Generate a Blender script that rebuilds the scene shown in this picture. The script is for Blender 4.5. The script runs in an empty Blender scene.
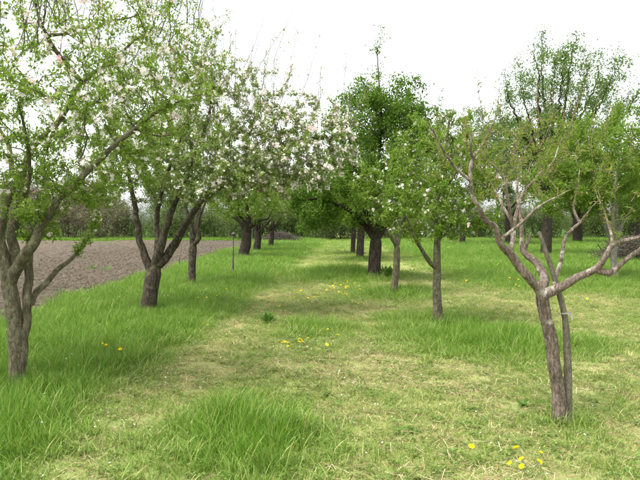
import bpy, math, time
import numpy as np
from mathutils import Vector, Matrix, noise as mnoise

R = math.radians
rng = np.random.default_rng(7)
scene = bpy.context.scene
col = scene.collection

# ------------------------------------------------------------------ camera
CAM_H, PITCH, F = 1.6, R(1.6), 640.0
cam_d = bpy.data.cameras.new('camera')
cam_d.sensor_width = 36.0
cam_d.lens = 36.0
cam_d.clip_start, cam_d.clip_end = 0.05, 2000
cam = bpy.data.objects.new('camera', cam_d)
col.objects.link(cam)
cam.location = (0, 0, CAM_H)
cam.rotation_euler = (R(90) - PITCH, 0, 0)
scene.camera = cam

# ------------------------------------------------------------------ light
SUN_EL, SUN_AZ = R(66), R(-125)         # high sun behind thin white cloud, over the left shoulder
world = bpy.data.worlds.new('World')
scene.world = world
world.use_nodes = True
world.cycles.sampling_method = 'NONE'   # an even white sky needs no importance map
wn = world.node_tree
wn.nodes.clear()
sky = wn.nodes.new('ShaderNodeTexSky')
sky.sky_type = 'NISHITA'
sky.sun_disc = False
sky.sun_elevation = SUN_EL
sky.sun_rotation = SUN_AZ
sky.air_density, sky.dust_density, sky.ozone_density = 1.0, 3.0, 1.0
bw = wn.nodes.new('ShaderNodeRGBToBW')
veil = wn.nodes.new('ShaderNodeMix'); veil.data_type = 'RGBA'
veil.inputs[0].default_value = 0.88       # thin bright overcast: nearly colourless
bg = wn.nodes.new('ShaderNodeBackground')
bg.inputs['Strength'].default_value = 0.15
wo = wn.nodes.new('ShaderNodeOutputWorld')
wn.links.new(sky.outputs[0], bw.inputs[0])
wn.links.new(sky.outputs[0], veil.inputs[6])
wn.links.new(bw.outputs[0], veil.inputs[7])
wn.links.new(veil.outputs[2], bg.inputs['Color'])
wn.links.new(bg.outputs[0], wo.inputs['Surface'])

sd = bpy.data.lights.new('sun', 'SUN')
sd.energy = 1.1
sd.angle = R(32)
sd.color = (1.0, 0.96, 0.88)
sun = bpy.data.objects.new('sun', sd)
col.objects.link(sun)
sdir = Vector((math.sin(SUN_AZ) * math.cos(SUN_EL), math.cos(SUN_AZ) * math.cos(SUN_EL), math.sin(SUN_EL)))
sun.rotation_euler = sdir.to_track_quat('Z', 'Y').to_euler()
sun.location = (0, 0, 30)

scene.view_settings.view_transform = 'Standard'
scene.view_settings.look = 'None'
scene.view_settings.exposure = 1.92
scene.view_settings.gamma = 1.0
scene.render.engine = 'CYCLES'
scene.cycles.max_bounces = 5
scene.cycles.diffuse_bounces = 3
scene.cycles.transmission_bounces = 3
scene.cycles.transparent_max_bounces = 4
scene.cycles.use_adaptive_sampling = True
scene.cycles.adaptive_threshold = 0.025

# ------------------------------------------------------------------ helpers
def gz(x, y):
    x = np.asarray(x, float); y = np.asarray(y, float)
    return (0.025 * np.sin(x * 0.9 + 0.4 * y) + 0.02 * np.sin(y * 0.7 - 0.5 * x + 1.3)
            + 0.012 * np.sin(2.3 * x + 1.1 * y))

def ray(px, py):
    a, b = (px - 320) / F, (240 - py) / F
    c, s = math.cos(PITCH), math.sin(PITCH)
    return np.array([a, c + b * s, -s + b * c])

def P(px, py, d):
    """point seen at photo pixel (px, py) that stands d metres ahead"""
    r = ray(px, py)
    return np.array([0, 0, CAM_H]) + r * (d / r[1])

def G(px, py):
    """ground point seen at a photo pixel"""
    r = ray(px, py)
    p = np.array([0, 0, CAM_H]) + r * (-CAM_H / r[2])
    p[2] = float(gz(p[0], p[1]))
    return p

def nrm(v):
    return v / np.maximum(np.linalg.norm(v, axis=-1, keepdims=True), 1e-9)

def vnoise(x, y, s, seed=0):
    return np.array([mnoise.noise((float(a) * s + seed * 17.3, float(b) * s - seed * 5.1, seed * 3.7))
                     for a, b in zip(np.ravel(x), np.ravel(y))]).reshape(np.shape(x))

def mesh(name, verts, faces, attrs=None, mats=(), matidx=None, smooth=False):
    """faces: list of int arrays (n, k)"""
    me = bpy.data.meshes.new(name)
    verts = np.asarray(verts, np.float32)
    faces = [np.asarray(f, np.int32) for f in faces if len(f)]
    me.vertices.add(len(verts))
    me.vertices.foreach_set('co', verts.ravel())
    nl = sum(f.size for f in faces); nf = sum(len(f) for f in faces)
    me.loops.add(nl)
    me.loops.foreach_set('vertex_index', np.concatenate([f.ravel() for f in faces]))
    me.polygons.add(nf)
    tot = np.concatenate([np.full(len(f), f.shape[1], np.int32) for f in faces])
    st = np.concatenate([[0], np.cumsum(tot)[:-1]]).astype(np.int32)
    me.polygons.foreach_set('loop_start', st)
    if matidx is not None:
        me.polygons.foreach_set('material_index', np.asarray(matidx, np.int32))
    me.polygons.foreach_set('use_smooth', np.full(nf, smooth, bool))
    for k, v in (attrs or {}).items():
        at = me.attributes.new(k, 'FLOAT', 'POINT')
        at.data.foreach_set('value', np.asarray(v, np.float32))
    me.update(calc_edges=True)
    for m in mats:
        me.materials.append(m)
    return me

def obj(name, me, parent=None, loc=None, kind=None):
    o = bpy.data.objects.new(name, me)
    col.objects.link(o)
    if parent is not None: o.parent = parent
    if loc is not None: o.location = loc
    if kind: o['kind'] = kind
    return o

def thing(name, label, cat, loc, group=None, rz=0.0):
    o = bpy.data.objects.new(name, None)
    col.objects.link(o)
    o.empty_display_size = 0.2
    o.location = loc
    o.rotation_euler = (0, 0, rz)
    tag(o, label, cat, group)
    return o

def tag(o, label, cat, group=None):
    o['label'] = label; o['category'] = cat
    if group: o['group'] = group
    return o

# ------------------------------------------------------------------ materials
def newmat(name):
    m = bpy.data.materials.new(name); m.use_nodes = True
    nt = m.node_tree; nt.nodes.clear()
    return m, nt, nt.nodes.new('ShaderNodeOutputMaterial')

def ramp(nt, stops):
    r = nt.nodes.new('ShaderNodeValToRGB')
    e = r.color_ramp.elements
    while len(e) < len(stops): e.new(0.5)
    for el, (p, c) in zip(e, stops):
        el.position = p; el.color = (*c, 1)
    return r

def leaf_mat(name, stops, transl=0.35, rough=0.5, inst=None, spec=0.25):
    """stops: colours over the per-leaf 'tint' attribute"""
    m, nt, out = newmat(name)
    at = nt.nodes.new('ShaderNodeAttribute'); at.attribute_name = 'tint'
    r = ramp(nt, stops)
    nt.links.new(at.outputs['Fac'], r.inputs[0])
    c = r.outputs[0]
    if inst:
        ai = nt.nodes.new('ShaderNodeAttribute'); ai.attribute_type = 'INSTANCER'; ai.attribute_name = 'dry'
        r2 = ramp(nt, inst)
        nt.links.new(at.outputs['Fac'], r2.inputs[0])
        mx = nt.nodes.new('ShaderNodeMix'); mx.data_type = 'RGBA'
        nt.links.new(ai.outputs['Fac'], mx.inputs[0])
        nt.links.new(c, mx.inputs[6]); nt.links.new(r2.outputs[0], mx.inputs[7])
        c = mx.outputs[2]
    if inst:
        b = nt.nodes.new('ShaderNodeBsdfPrincipled')
        b.inputs['Roughness'].default_value = rough
        b.inputs['Specular IOR Level'].default_value = spec
    else:
        b = nt.nodes.new('ShaderNodeBsdfDiffuse')
    t = nt.nodes.new('ShaderNodeBsdfTranslucent')
    hs = nt.nodes.new('ShaderNodeHueSaturation')
    hs.inputs['Value'].default_value = 1.35; hs.inputs['Hue'].default_value = 0.495
    nt.links.new(c, hs.inputs['Color'])
    nt.links.new(c, b.inputs[0]); nt.links.new(hs.outputs[0], t.inputs['Color'])
    mx = nt.nodes.new('ShaderNodeMixShader'); mx.inputs[0].default_value = transl
    nt.links.new(b.outputs[0], mx.inputs[1]); nt.links.new(t.outputs[0], mx.inputs[2])
    nt.links.new(mx.outputs[0], out.inputs['Surface'])
    return m

def bark_mat(name, dark, mid, light, lichen=None, scale=18, bump=0.5, lich_amt=0.55):
    m, nt, out = newmat(name)
    tc = nt.nodes.new('ShaderNodeTexCoord')
    mp = nt.nodes.new('ShaderNodeMapping'); mp.inputs['Scale'].default_value = (1, 1, 0.35)
    nt.links.new(tc.outputs['Object'], mp.inputs[0])
    n1 = nt.nodes.new('ShaderNodeTexNoise'); n1.inputs['Scale'].default_value = scale
    n1.inputs['Detail'].default_value = 8; n1.inputs['Roughness'].default_value = 0.7
    nt.links.new(mp.outputs[0], n1.inputs['Vector'])
    v = nt.nodes.new('ShaderNodeTexVoronoi'); v.feature = 'DISTANCE_TO_EDGE'; v.inputs['Scale'].default_value = scale * 1.6
    nt.links.new(mp.outputs[0], v.inputs['Vector'])
    r = ramp(nt, [(0.3, dark), (0.5, mid), (0.7, light)])
    nt.links.new(n1.outputs[0], r.inputs[0])
    c = r.outputs[0]
    vr = ramp(nt, [(0.0, (0.45, 0.45, 0.45)), (0.12, (1, 1, 1))])
    nt.links.new(v.outputs['Distance'], vr.inputs[0])
    mu = nt.nodes.new('ShaderNodeMix'); mu.data_type = 'RGBA'; mu.blend_type = 'MULTIPLY'; mu.inputs[0].default_value = 0.7
    nt.links.new(c, mu.inputs[6]); nt.links.new(vr.outputs[0], mu.inputs[7])
    c = mu.outputs[2]
    if lichen:
        n2 = nt.nodes.new('ShaderNodeTexNoise'); n2.inputs['Scale'].default_value = 7
        n2.inputs['Detail'].default_value = 6; n2.inputs['Roughness'].default_value = 0.75
        nt.links.new(tc.outputs['Object'], n2.inputs['Vector'])
        lr = ramp(nt, [(lich_amt, (0, 0, 0)), (lich_amt + 0.1, (1, 1, 1))])
        nt.links.new(n2.outputs[0], lr.inputs[0])
        mx = nt.nodes.new('ShaderNodeMix'); mx.data_type = 'RGBA'
        nt.links.new(lr.outputs[0], mx.inputs[0]); nt.links.new(c, mx.inputs[6]); mx.inputs[7].default_value = (*lichen, 1)
        c = mx.outputs[2]
    b = nt.nodes.new('ShaderNodeBsdfPrincipled'); b.inputs['Roughness'].default_value = 0.9
    b.inputs['Specular IOR Level'].default_value = 0.15
    nt.links.new(c, b.inputs['Base Color'])
    bp = nt.nodes.new('ShaderNodeBump'); bp.inputs['Strength'].default_value = bump; bp.inputs['Distance'].default_value = 0.02
    ad = nt.nodes.new('ShaderNodeMath'); ad.operation = 'MULTIPLY_ADD'; ad.inputs[1].default_value = 0.6
    nt.links.new(v.outputs['Distance'], ad.inputs[0]); nt.links.new(n1.outputs[0], ad.inputs[2])
    nt.links.new(ad.outputs[0], bp.inputs['Height']); nt.links.new(bp.outputs[0], b.inputs['Normal'])
    nt.links.new(b.outputs[0], out.inputs['Surface'])
    return m

def plain_mat(name, c1, c2, scale=20, rough=0.8):
    m, nt, out = newmat(name)
    tc = nt.nodes.new('ShaderNodeTexCoord')
    n1 = nt.nodes.new('ShaderNodeTexNoise'); n1.inputs['Scale'].default_value = scale; n1.inputs['Detail'].default_value = 6
    nt.links.new(tc.outputs['Object'], n1.inputs['Vector'])
    r = ramp(nt, [(0.35, c1), (0.65, c2)]); nt.links.new(n1.outputs[0], r.inputs[0])
    b = nt.nodes.new('ShaderNodeBsdfPrincipled'); b.inputs['Roughness'].default_value = rough
    nt.links.new(r.outputs[0], b.inputs['Base Color']); nt.links.new(b.outputs[0], out.inputs['Surface'])
    return m

M = {}
M['bark_apple'] = bark_mat('bark_apple', (0.018, 0.015, 0.011), (0.07, 0.058, 0.04), (0.16, 0.135, 0.1), (0.15, 0.145, 0.085), scale=26, bump=1.0)
M['bark_olive'] = bark_mat('bark_olive', (0.045, 0.04, 0.025), (0.125, 0.112, 0.068), (0.24, 0.22, 0.14), (0.2, 0.205, 0.115), scale=28, bump=0.9)
M['bark_dark'] = bark_mat('bark_dark', (0.02, 0.016, 0.012), (0.05, 0.04, 0.03), (0.1, 0.08, 0.06), (0.09, 0.1, 0.05), lich_amt=0.6)
M['bark_peach'] = bark_mat('bark_peach', (0.05, 0.038, 0.028), (0.165, 0.13, 0.095), (0.33, 0.275, 0.215), (0.36, 0.33, 0.27), scale=34, bump=1.0, lich_amt=0.58)
M['bark_grey'] = bark_mat('bark_grey', (0.12, 0.11, 0.09), (0.22, 0.2, 0.17), (0.36, 0.34, 0.29), (0.22, 0.24, 0.15))
M['wood_grey'] = bark_mat('wood_grey', (0.07, 0.062, 0.045), (0.14, 0.125, 0.09), (0.23, 0.21, 0.16), (0.14, 0.16, 0.08), scale=34, bump=0.5)
M['brush'] = plain_mat('brush', (0.045, 0.036, 0.026), (0.1, 0.08, 0.058))
M['twig'] = plain_mat('twig', (0.07, 0.05, 0.04), (0.13, 0.1, 0.075))
M['limb_peach'] = bark_mat('limb_peach', (0.06, 0.046, 0.035), (0.2, 0.155, 0.12), (0.38, 0.32, 0.26), (0.45, 0.41, 0.35), scale=34, bump=1.0, lich_amt=0.53)
M['twig_peach'] = plain_mat('twig_peach', (0.13, 0.07, 0.05), (0.22, 0.15, 0.11))
M['leaf_apple'] = leaf_mat('leaf_apple', [(0, (0.09, 0.165, 0.02)), (0.5, (0.18, 0.285, 0.042)), (1, (0.3, 0.37, 0.1))], transl=0.52)
M['leaf_young'] = leaf_mat('leaf_young', [(0, (0.11, 0.175, 0.035)), (0.5, (0.195, 0.27, 0.07)), (1, (0.32, 0.35, 0.14))], transl=0.52)
M['leaf_cherry'] = leaf_mat('leaf_cherry', [(0, (0.055, 0.115, 0.016)), (0.5, (0.11, 0.2, 0.03)), (1, (0.18, 0.27, 0.055))], transl=0.45)
M['leaf_tall'] = leaf_mat('leaf_tall', [(0, (0.07, 0.13, 0.03)), (0.5, (0.13, 0.21, 0.05)), (1, (0.22, 0.28, 0.09))], transl=0.48)
M['leaf_peach'] = leaf_mat('leaf_peach', [(0, (0.1, 0.15, 0.025)), (0.6, (0.19, 0.25, 0.05)), (0.9, (0.3, 0.27, 0.08)), (1, (0.3, 0.14, 0.06))], transl=0.5)
M['leaf_plum'] = leaf_mat('leaf_plum', [(0, (0.085, 0.16, 0.02)), (0.5, (0.16, 0.265, 0.04)), (1, (0.27, 0.32, 0.08))], transl=0.5)
M['leaf_far'] = leaf_mat('leaf_far', [(0, (0.07, 0.12, 0.035)), (0.5, (0.135, 0.195, 0.06)), (1, (0.23, 0.26, 0.11))], transl=0.45)
M['leaf_brown'] = leaf_mat('leaf_brown', [(0, (0.1, 0.1, 0.055)), (0.5, (0.19, 0.18, 0.1)), (1, (0.31, 0.27, 0.19))], transl=0.4)
M['petal'] = leaf_mat('petal', [(0, (0.72, 0.42, 0.45)), (0.35, (0.8, 0.68, 0.68)), (1, (0.85, 0.82, 0.8))], transl=0.3)
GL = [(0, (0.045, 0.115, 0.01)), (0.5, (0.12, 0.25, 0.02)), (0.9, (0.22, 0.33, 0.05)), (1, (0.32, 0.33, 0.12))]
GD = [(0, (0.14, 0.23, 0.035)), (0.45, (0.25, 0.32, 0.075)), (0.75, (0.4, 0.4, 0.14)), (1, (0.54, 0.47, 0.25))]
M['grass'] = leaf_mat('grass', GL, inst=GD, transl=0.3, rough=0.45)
M['thatch'] = leaf_mat('thatch', [(0.7, (0.2, 0.14, 0.08)), (0.8, (0.36, 0.28, 0.15)), (1, (0.58, 0.5, 0.31))], transl=0.15)
M['weed_leaf'] = leaf_mat('weed_leaf', [(0, (0.06, 0.14, 0.025)), (1, (0.13, 0.23, 0.05))])
M['clover'] = leaf_mat('clover', [(0, (0.1, 0.19, 0.035)), (1, (0.2, 0.28, 0.07))], inst=[(0, (0.15, 0.23, 0.05)), (1, (0.3, 0.33, 0.1))], transl=0.4)
M['dandelion'] = leaf_mat('dandelion', [(0, (0.75, 0.55, 0.015)), (1, (0.85, 0.74, 0.04))], transl=0.2)
M['stem'] = plain_mat('stem', (0.1, 0.17, 0.05), (0.17, 0.2, 0.09))
M['post_dark'] = plain_mat('post_dark', (0.035, 0.04, 0.03), (0.09, 0.085, 0.06), 30)
M['post_pale'] = plain_mat('post_pale', (0.35, 0.34, 0.32), (0.5, 0.49, 0.46), 12)

# ------------------------------------------------------------------ ground
ROW_L = [G(18, 391), G(148, 313), G(192, 288), G(244, 259), G(257, 252), G(271, 247.5)]
ROW_R = [G(560, 419), G(438, 325), G(395, 294), G(374, 279), G(360, 260), G(353, 254)]
FIELD_X = -4.9

def lush(x, y):
    """0 = thin dry sward of the trodden aisle, 1 = tall fresh grass"""
    x = np.asarray(x, float); y = np.asarray(y, float)
    n = vnoise(x, y, 0.55, 1) * 0.5 + vnoise(x, y, 1.6, 2) * 0.35 + vnoise(x, y, 4, 3) * 0.2
    s = lambda a, b, t: np.clip((t - a) / (b - a), 0, 1)
    v = s(-1.5, -2.3, x - 0.05 * (y - 6))                       # strip below the left row
    v = np.maximum(v, 1.0 * np.exp(-((x + 0.55) ** 2 / 0.36 + (y - 4.7) ** 2 / 0.7) ** 1.1))   # big clump by the camera
    v = np.maximum(v, 0.85 * np.exp(-((x - 2.55) ** 2 / 1.6 + (y - 8.6) ** 2 / 1.5) ** 1.5))      # behind the peach
    v = np.maximum(v, 0.6 * np.exp(-((x - 0.0) ** 2 / 0.3 + (y - 9.8) ** 2 / 1.2)))
    for p in ROW_R[1:]:
        v = np.maximum(v, 0.75 * np.exp(-((x - p[0]) ** 2 / 1.0 + (y - p[1]) ** 2 / 1.6)))
    v = np.maximum(v, 1.0 * np.exp(-((x - 0.6) ** 2 / 3.2 + (y - 18.6) ** 2 / 5)))               # tall grass under the cherry, its shade put into the darker green
    v = np.maximum(v, 0.9 * s(2.6, 4.6, x - 0.5) * s(13, 17, y))                                  # far right meadow: fresh grass, tree shade put into its deeper green
    v = np.maximum(v, 0.5 * np.exp(-((x - ROW_R[0][0]) ** 2 + (y - ROW_R[0][1]) ** 2) / 0.05))
    v = np.maximum(v, 0.55 * s(16, 24, y) * s(-1.6, -2.6, x))
    v = np.maximum(v, 0.35 * s(24, 40, y))
    v = v + n * 0.55
    return np.clip(v, 0, 1)

gx = np.unique(np.concatenate([np.arange(-9, 13, 0.22), -9 - np.geomspace(0.4, 400, 26), 13 + np.geomspace(0.4, 400, 26)]))
gy = np.unique(np.concatenate([np.arange(-2, 24, 0.22), 24 + np.geomspace(0.3, 700, 60), -2 - np.geomspace(0.5, 300, 14)]))
X, Y = np.meshgrid(gx, gy)
Zg = gz(X, Y)
idx = np.arange(X.size).reshape(X.shape)
q = np.stack([idx[:-1, :-1], idx[:-1, 1:], idx[1:, 1:], idx[1:, :-1]], -1).reshape(-1, 4)
m, nt, out = newmat('turf_soil')
at = nt.nodes.new('ShaderNodeAttribute'); at.attribute_name = 'lush'
tc = nt.nodes.new('ShaderNodeTexCoord')
n1 = nt.nodes.new('ShaderNodeTexNoise'); n1.inputs['Scale'].default_value = 9; n1.inputs['Detail'].default_value = 10; n1.inputs['Roughness'].default_value = 0.75
nt.links.new(tc.outputs['Object'], n1.inputs['Vector'])
rd = ramp(nt, [(0.32, (0.15, 0.11, 0.065)), (0.45, (0.28, 0.26, 0.11)), (0.55, (0.22, 0.26, 0.08)), (0.68, (0.38, 0.36, 0.16))])
rl = ramp(nt, [(0.3, (0.03, 0.06, 0.012)), (0.55, (0.06, 0.14, 0.02)), (0.75, (0.12, 0.17, 0.04))])
nt.links.new(n1.outputs[0], rd.inputs[0]); nt.links.new(n1.outputs[0], rl.inputs[0])
mx = nt.nodes.new('ShaderNodeMix'); mx.data_type = 'RGBA'
nt.links.new(at.outputs['Fac'], mx.inputs[0]); nt.links.new(rd.outputs[0], mx.inputs[6]); nt.links.new(rl.outputs[0], mx.inputs[7])
b = nt.nodes.new('ShaderNodeBsdfPrincipled'); b.inputs['Roughness'].default_value = 0.95; b.inputs['Specular IOR Level'].default_value = 0.1
bp = nt.nodes.new('ShaderNodeBump'); bp.inputs['Strength'].default_value = 0.8; bp.inputs['Distance'].default_value = 0.03
nt.links.new(n1.outputs[0], bp.inputs['Height']); nt.links.new(bp.outputs[0], b.inputs['Normal'])
nt.links.new(mx.outputs[2], b.inputs['Base Color']); nt.links.new(b.outputs[0], out.inputs['Surface'])
ground = obj('ground', mesh('ground', np.stack([X.ravel(), Y.ravel(), Zg.ravel()], 1), [q], {'lush': lush(X.ravel(), Y.ravel())}, [m], smooth=True), kind='structure')

# ploughed field: clods and furrows in relief
fx = (FIELD_X - np.cumsum(np.concatenate([[0], np.full(120, 0.05), np.geomspace(0.05, 1.1, 150)])))[::-1]
fy = 3.0 + np.cumsum(np.concatenate([[0], np.full(340, 0.055), np.geomspace(0.055, 0.22, 270)]))
X, Y = np.meshgrid(fx, fy)
r_e = rng.random(len(fy))
edge = 0.12 * np.sin(Y * 1.3) + 0.1 * np.sin(Y * 3.1 + 1) + (r_e[:, None] - 0.5) * 0.25
r_ = rng.random(X.shape)
cl = np.zeros(X.shape)
for s_, a_ in ((1, 0.006), (2, 0.008), (4, 0.016), (9, 0.02), (17, 0.025)):
    ph = rng.random(4) * 6
    cl += a_ * np.sin(X * s_ * 1.7 + ph[0] + 1.5 * np.sin(Y * s_ * 0.9 + ph[1])) * np.sin(Y * s_ * 1.5 + ph[2] + 1.5 * np.sin(X * s_ * 1.1 + ph[3]))
fall = np.clip((FIELD_X + edge - X) / 0.35, 0, 1)
Zf = gz(X, Y) + fall * (0.03 + cl * 0.6 + 0.02 * np.sin(X * 11) + (r_ - 0.5) * 0.065) - (1 - fall) * 0.03
idx = np.arange(X.size).reshape(X.shape)
q = np.stack([idx[:-1, :-1], idx[:-1, 1:], idx[1:, 1:], idx[1:, :-1]], -1).reshape(-1, 4)
m, nt, out = newmat('ploughed_soil')
tc = nt.nodes.new('ShaderNodeTexCoord')
n1 = nt.nodes.new('ShaderNodeTexNoise'); n1.inputs['Scale'].default_value = 10; n1.inputs['Detail'].default_value = 12; n1.inputs['Roughness'].default_value = 0.8
nt.links.new(tc.outputs['Object'], n1.inputs['Vector'])
r = ramp(nt, [(0.3, (0.055, 0.044, 0.031)), (0.5, (0.116, 0.095, 0.07)), (0.7, (0.205, 0.173, 0.13))])
nt.links.new(n1.outputs[0], r.inputs[0])
b = nt.nodes.new('ShaderNodeBsdfPrincipled'); b.inputs['Roughness'].default_value = 0.95; b.inputs['Specular IOR Level'].default_value = 0.1
bp = nt.nodes.new('ShaderNodeBump'); bp.inputs['Strength'].default_value = 1; bp.inputs['Distance'].default_value = 0.05
nt.links.new(n1.outputs[0], bp.inputs['Height']); nt.links.new(bp.outputs[0], b.inputs['Normal'])
nt.links.new(r.outputs[0], b.inputs['Base Color']); nt.links.new(b.outputs[0], out.inputs['Surface'])
obj('ploughed_field', mesh('ploughed_field', np.stack([X.ravel(), Y.ravel(), Zf.ravel()], 1), [q], None, [m]), kind='structure')

# ------------------------------------------------------------------ trees
def catmull(pts, step):
    pts = np.asarray(pts, float)
    if len(pts) < 3:
        n = max(2, int(np.linalg.norm(pts[1, :3] - pts[0, :3]) / step) + 1)
        t = np.linspace(0, 1, n)[:, None]
        return pts[0] * (1 - t) + pts[1] * t
    ext = np.vstack([2 * pts[0] - pts[1], pts, 2 * pts[-1] - pts[-2]])
    o = []
    for i in range(1, len(ext) - 2):
        p0, p1, p2, p3 = ext[i - 1:i + 3]
        n = max(1, int(np.linalg.norm(p2[:3] - p1[:3]) / step + 0.5))
        for t in np.arange(n) / n:
            o.append(0.5 * (2 * p1 + (p2 - p0) * t + (2 * p0 - 5 * p1 + 4 * p2 - p3) * t * t + (3 * p1 - p0 - 3 * p2 + p3) * t ** 3))
    o.append(pts[-1])
    return np.array(o)

def tube(pts, rad, sides, rough=0.0, seed=0.0, cap=True):
    """one tube along pts; returns verts, quads, tris"""
    n = len(pts)
    tan = np.empty_like(pts); tan[1:-1] = pts[2:] - pts[:-2]; tan[0] = pts[1] - pts[0]; tan[-1] = pts[-1] - pts[-2]
    tan = nrm(tan)
    u = np.cross(tan[0], (0.31, 0.95, 0.1)); u /= np.linalg.norm(u) + 1e-9
    U = np.empty_like(pts)
    for i in range(n):
        u = u - tan[i] * u.dot(tan[i]); u /= (np.linalg.norm(u) + 1e-9); U[i] = u
    W = np.cross(tan, U)
    a = np.arange(sides) * 2 * math.pi / sides
    rr = np.repeat(rad[:, None], sides, 1)
    if rough > 0:
        for i in range(n):
            for j in range(sides):
                c, s = math.cos(a[j]), math.sin(a[j])
                l = (i * 0.18 + seed)
                rr[i, j] *= 1 + rough * (0.6 * mnoise.noise((c * 1.1 + seed, s * 1.1, l)) + 0.55 * mnoise.noise((c * 3 + seed, s * 3, l * 2.6)))
    v = pts[:, None] + rr[..., None] * (np.cos(a)[None, :, None] * U[:, None] + np.sin(a)[None, :, None] * W[:, None])
    v = v.reshape(-1, 3)
    i = np.arange(n - 1)[:, None] * sides; j = np.arange(sides)[None]; k = (j + 1) % sides
    q = np.stack([i + j, i + k, i + sides + k, i + sides + j], -1).reshape(-1, 4)
    t = np.zeros((0, 3), int)
    if cap:
        v = np.vstack([v, pts[-1] + tan[-1] * rad[-1] * 0.5])
        b0 = (n - 1) * sides
        t = np.array([(b0 + x, b0 + (x + 1) % sides, n * sides) for x in range(sides)])
    return v, q, t

class Skel:
    def __init__(s):
        s.p = np.zeros((6000, 3)); s.par = np.full(6000, -1); s.r0 = np.zeros(6000); s.tag = np.zeros(6000, int); s.pl = np.zeros(6000); s.n = 0
    def add(s, p, par, r0=0.0, tag=-1):
        if s.n >= len(s.p):
            for k in ('p', 'par', 'r0', 'tag', 'pl'):
                a = getattr(s, k); setattr(s, k, np.concatenate([a, np.zeros_like(a)]))
        i = s.n; s.p[i] = p; s.par[i] = par; s.r0[i] = r0; s.tag[i] = tag
        s.pl[i] = 0 if par < 0 else s.pl[par] + np.linalg.norm(p - s.p[par])
        s.n += 1
        return i

def leaves_mesh(name, c, ax, l, w, mat, tint, simple, rg):
    n = len(c)
    ax = nrm(ax)
    sd_ = nrm(np.cross(ax, nrm(rg.normal(size=(n, 3)) * 0.55 + np.array([0, 0, 1.0]))))
    nn = np.cross(sd_, ax)
    nn *= np.where(nn[:, 2:3] < 0, -1, 1)
    L = l[:, None]; Wd = w[:, None] * 0.5
    fold = nn * Wd * 0.45
    if simple:
        V = np.stack([c, c + ax * L * 0.48 + sd_ * Wd + fold, c + ax * L - nn * L * 0.12, c + ax * L * 0.48 - sd_ * Wd + fold], 1)
        b_ = np.arange(n)[:, None] * 4
        T = np.concatenate([b_ + np.array([0, 1, 2]), b_ + np.array([0, 2, 3])])
        k = 4
    else:
        V = np.stack([c, c + ax * L * 0.3 + sd_ * Wd * 0.9 + fold, c + ax * L * 0.68 + sd_ * Wd * 0.78 + fold * 0.8 - nn * L * 0.03,
                      c + ax * L - nn * L * 0.14, c + ax * L * 0.68 - sd_ * Wd * 0.78 + fold * 0.8 - nn * L * 0.03, c + ax * L * 0.3 - sd_ * Wd * 0.9 + fold], 1)
        b_ = np.arange(n)[:, None] * 6
        T = np.concatenate([b_ + np.array([0, 1, 3]), b_ + np.array([1, 2, 3]), b_ + np.array([0, 3, 5]), b_ + np.array([3, 4, 5])])
        k = 6
    return mesh(name, V.reshape(-1, 3), [T], {'tint': np.repeat(tint, k)}, [mat])

def flowers_mesh(name, c, nrm_, size, mat, tint, rg):
    n = len(c)
    nz = nrm(nrm_)
    u = nrm(np.cross(nz, rg.normal(size=(n, 3)))); v = np.cross(nz, u)
    V = []; T = []
    for k in range(5):
        a = k * 2 * math.pi / 5 + rg.random(n) * 0.25
        d = np.cos(a)[:, None] * u + np.sin(a)[:, None] * v
        e = -np.sin(a)[:, None] * u + np.cos(a)[:, None] * v
        S = size[:, None]
        cup = nz * S * (0.05 + 0.2 * rg.random((n, 1)))
        V.append(np.stack([c, c + d * S * 0.33 + e * S * 0.2 + cup * 0.7, c + d * S * 0.52 + cup, c + d * S * 0.33 - e * S * 0.2 + cup * 0.7], 1))
    V = np.stack(V, 1).reshape(-1, 3)
    b_ = np.arange(n * 5)[:, None] * 4
    T = np.concatenate([b_ + np.array([0, 1, 2]), b_ + np.array([0, 2, 3])])
    return mesh(name, V, [T], {'tint': np.repeat(np.clip(tint, 0, 1), 20)}, [mat])

def ellipsoid_pts(env, n, rg):
    """env: list of (centre, radii, weight); more points toward the outside"""
    w = np.array([e[2] for e in env], float); w /= w.sum()
    k = rg.choice(len(env), n, p=w)
    d = nrm(rg.normal(size=(n, 3))) * (rg.random((n, 1)) ** 0.42)
    return np.array([env[i][0] for i in k]) + d * np.array([env[i][1] for i in k])

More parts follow.
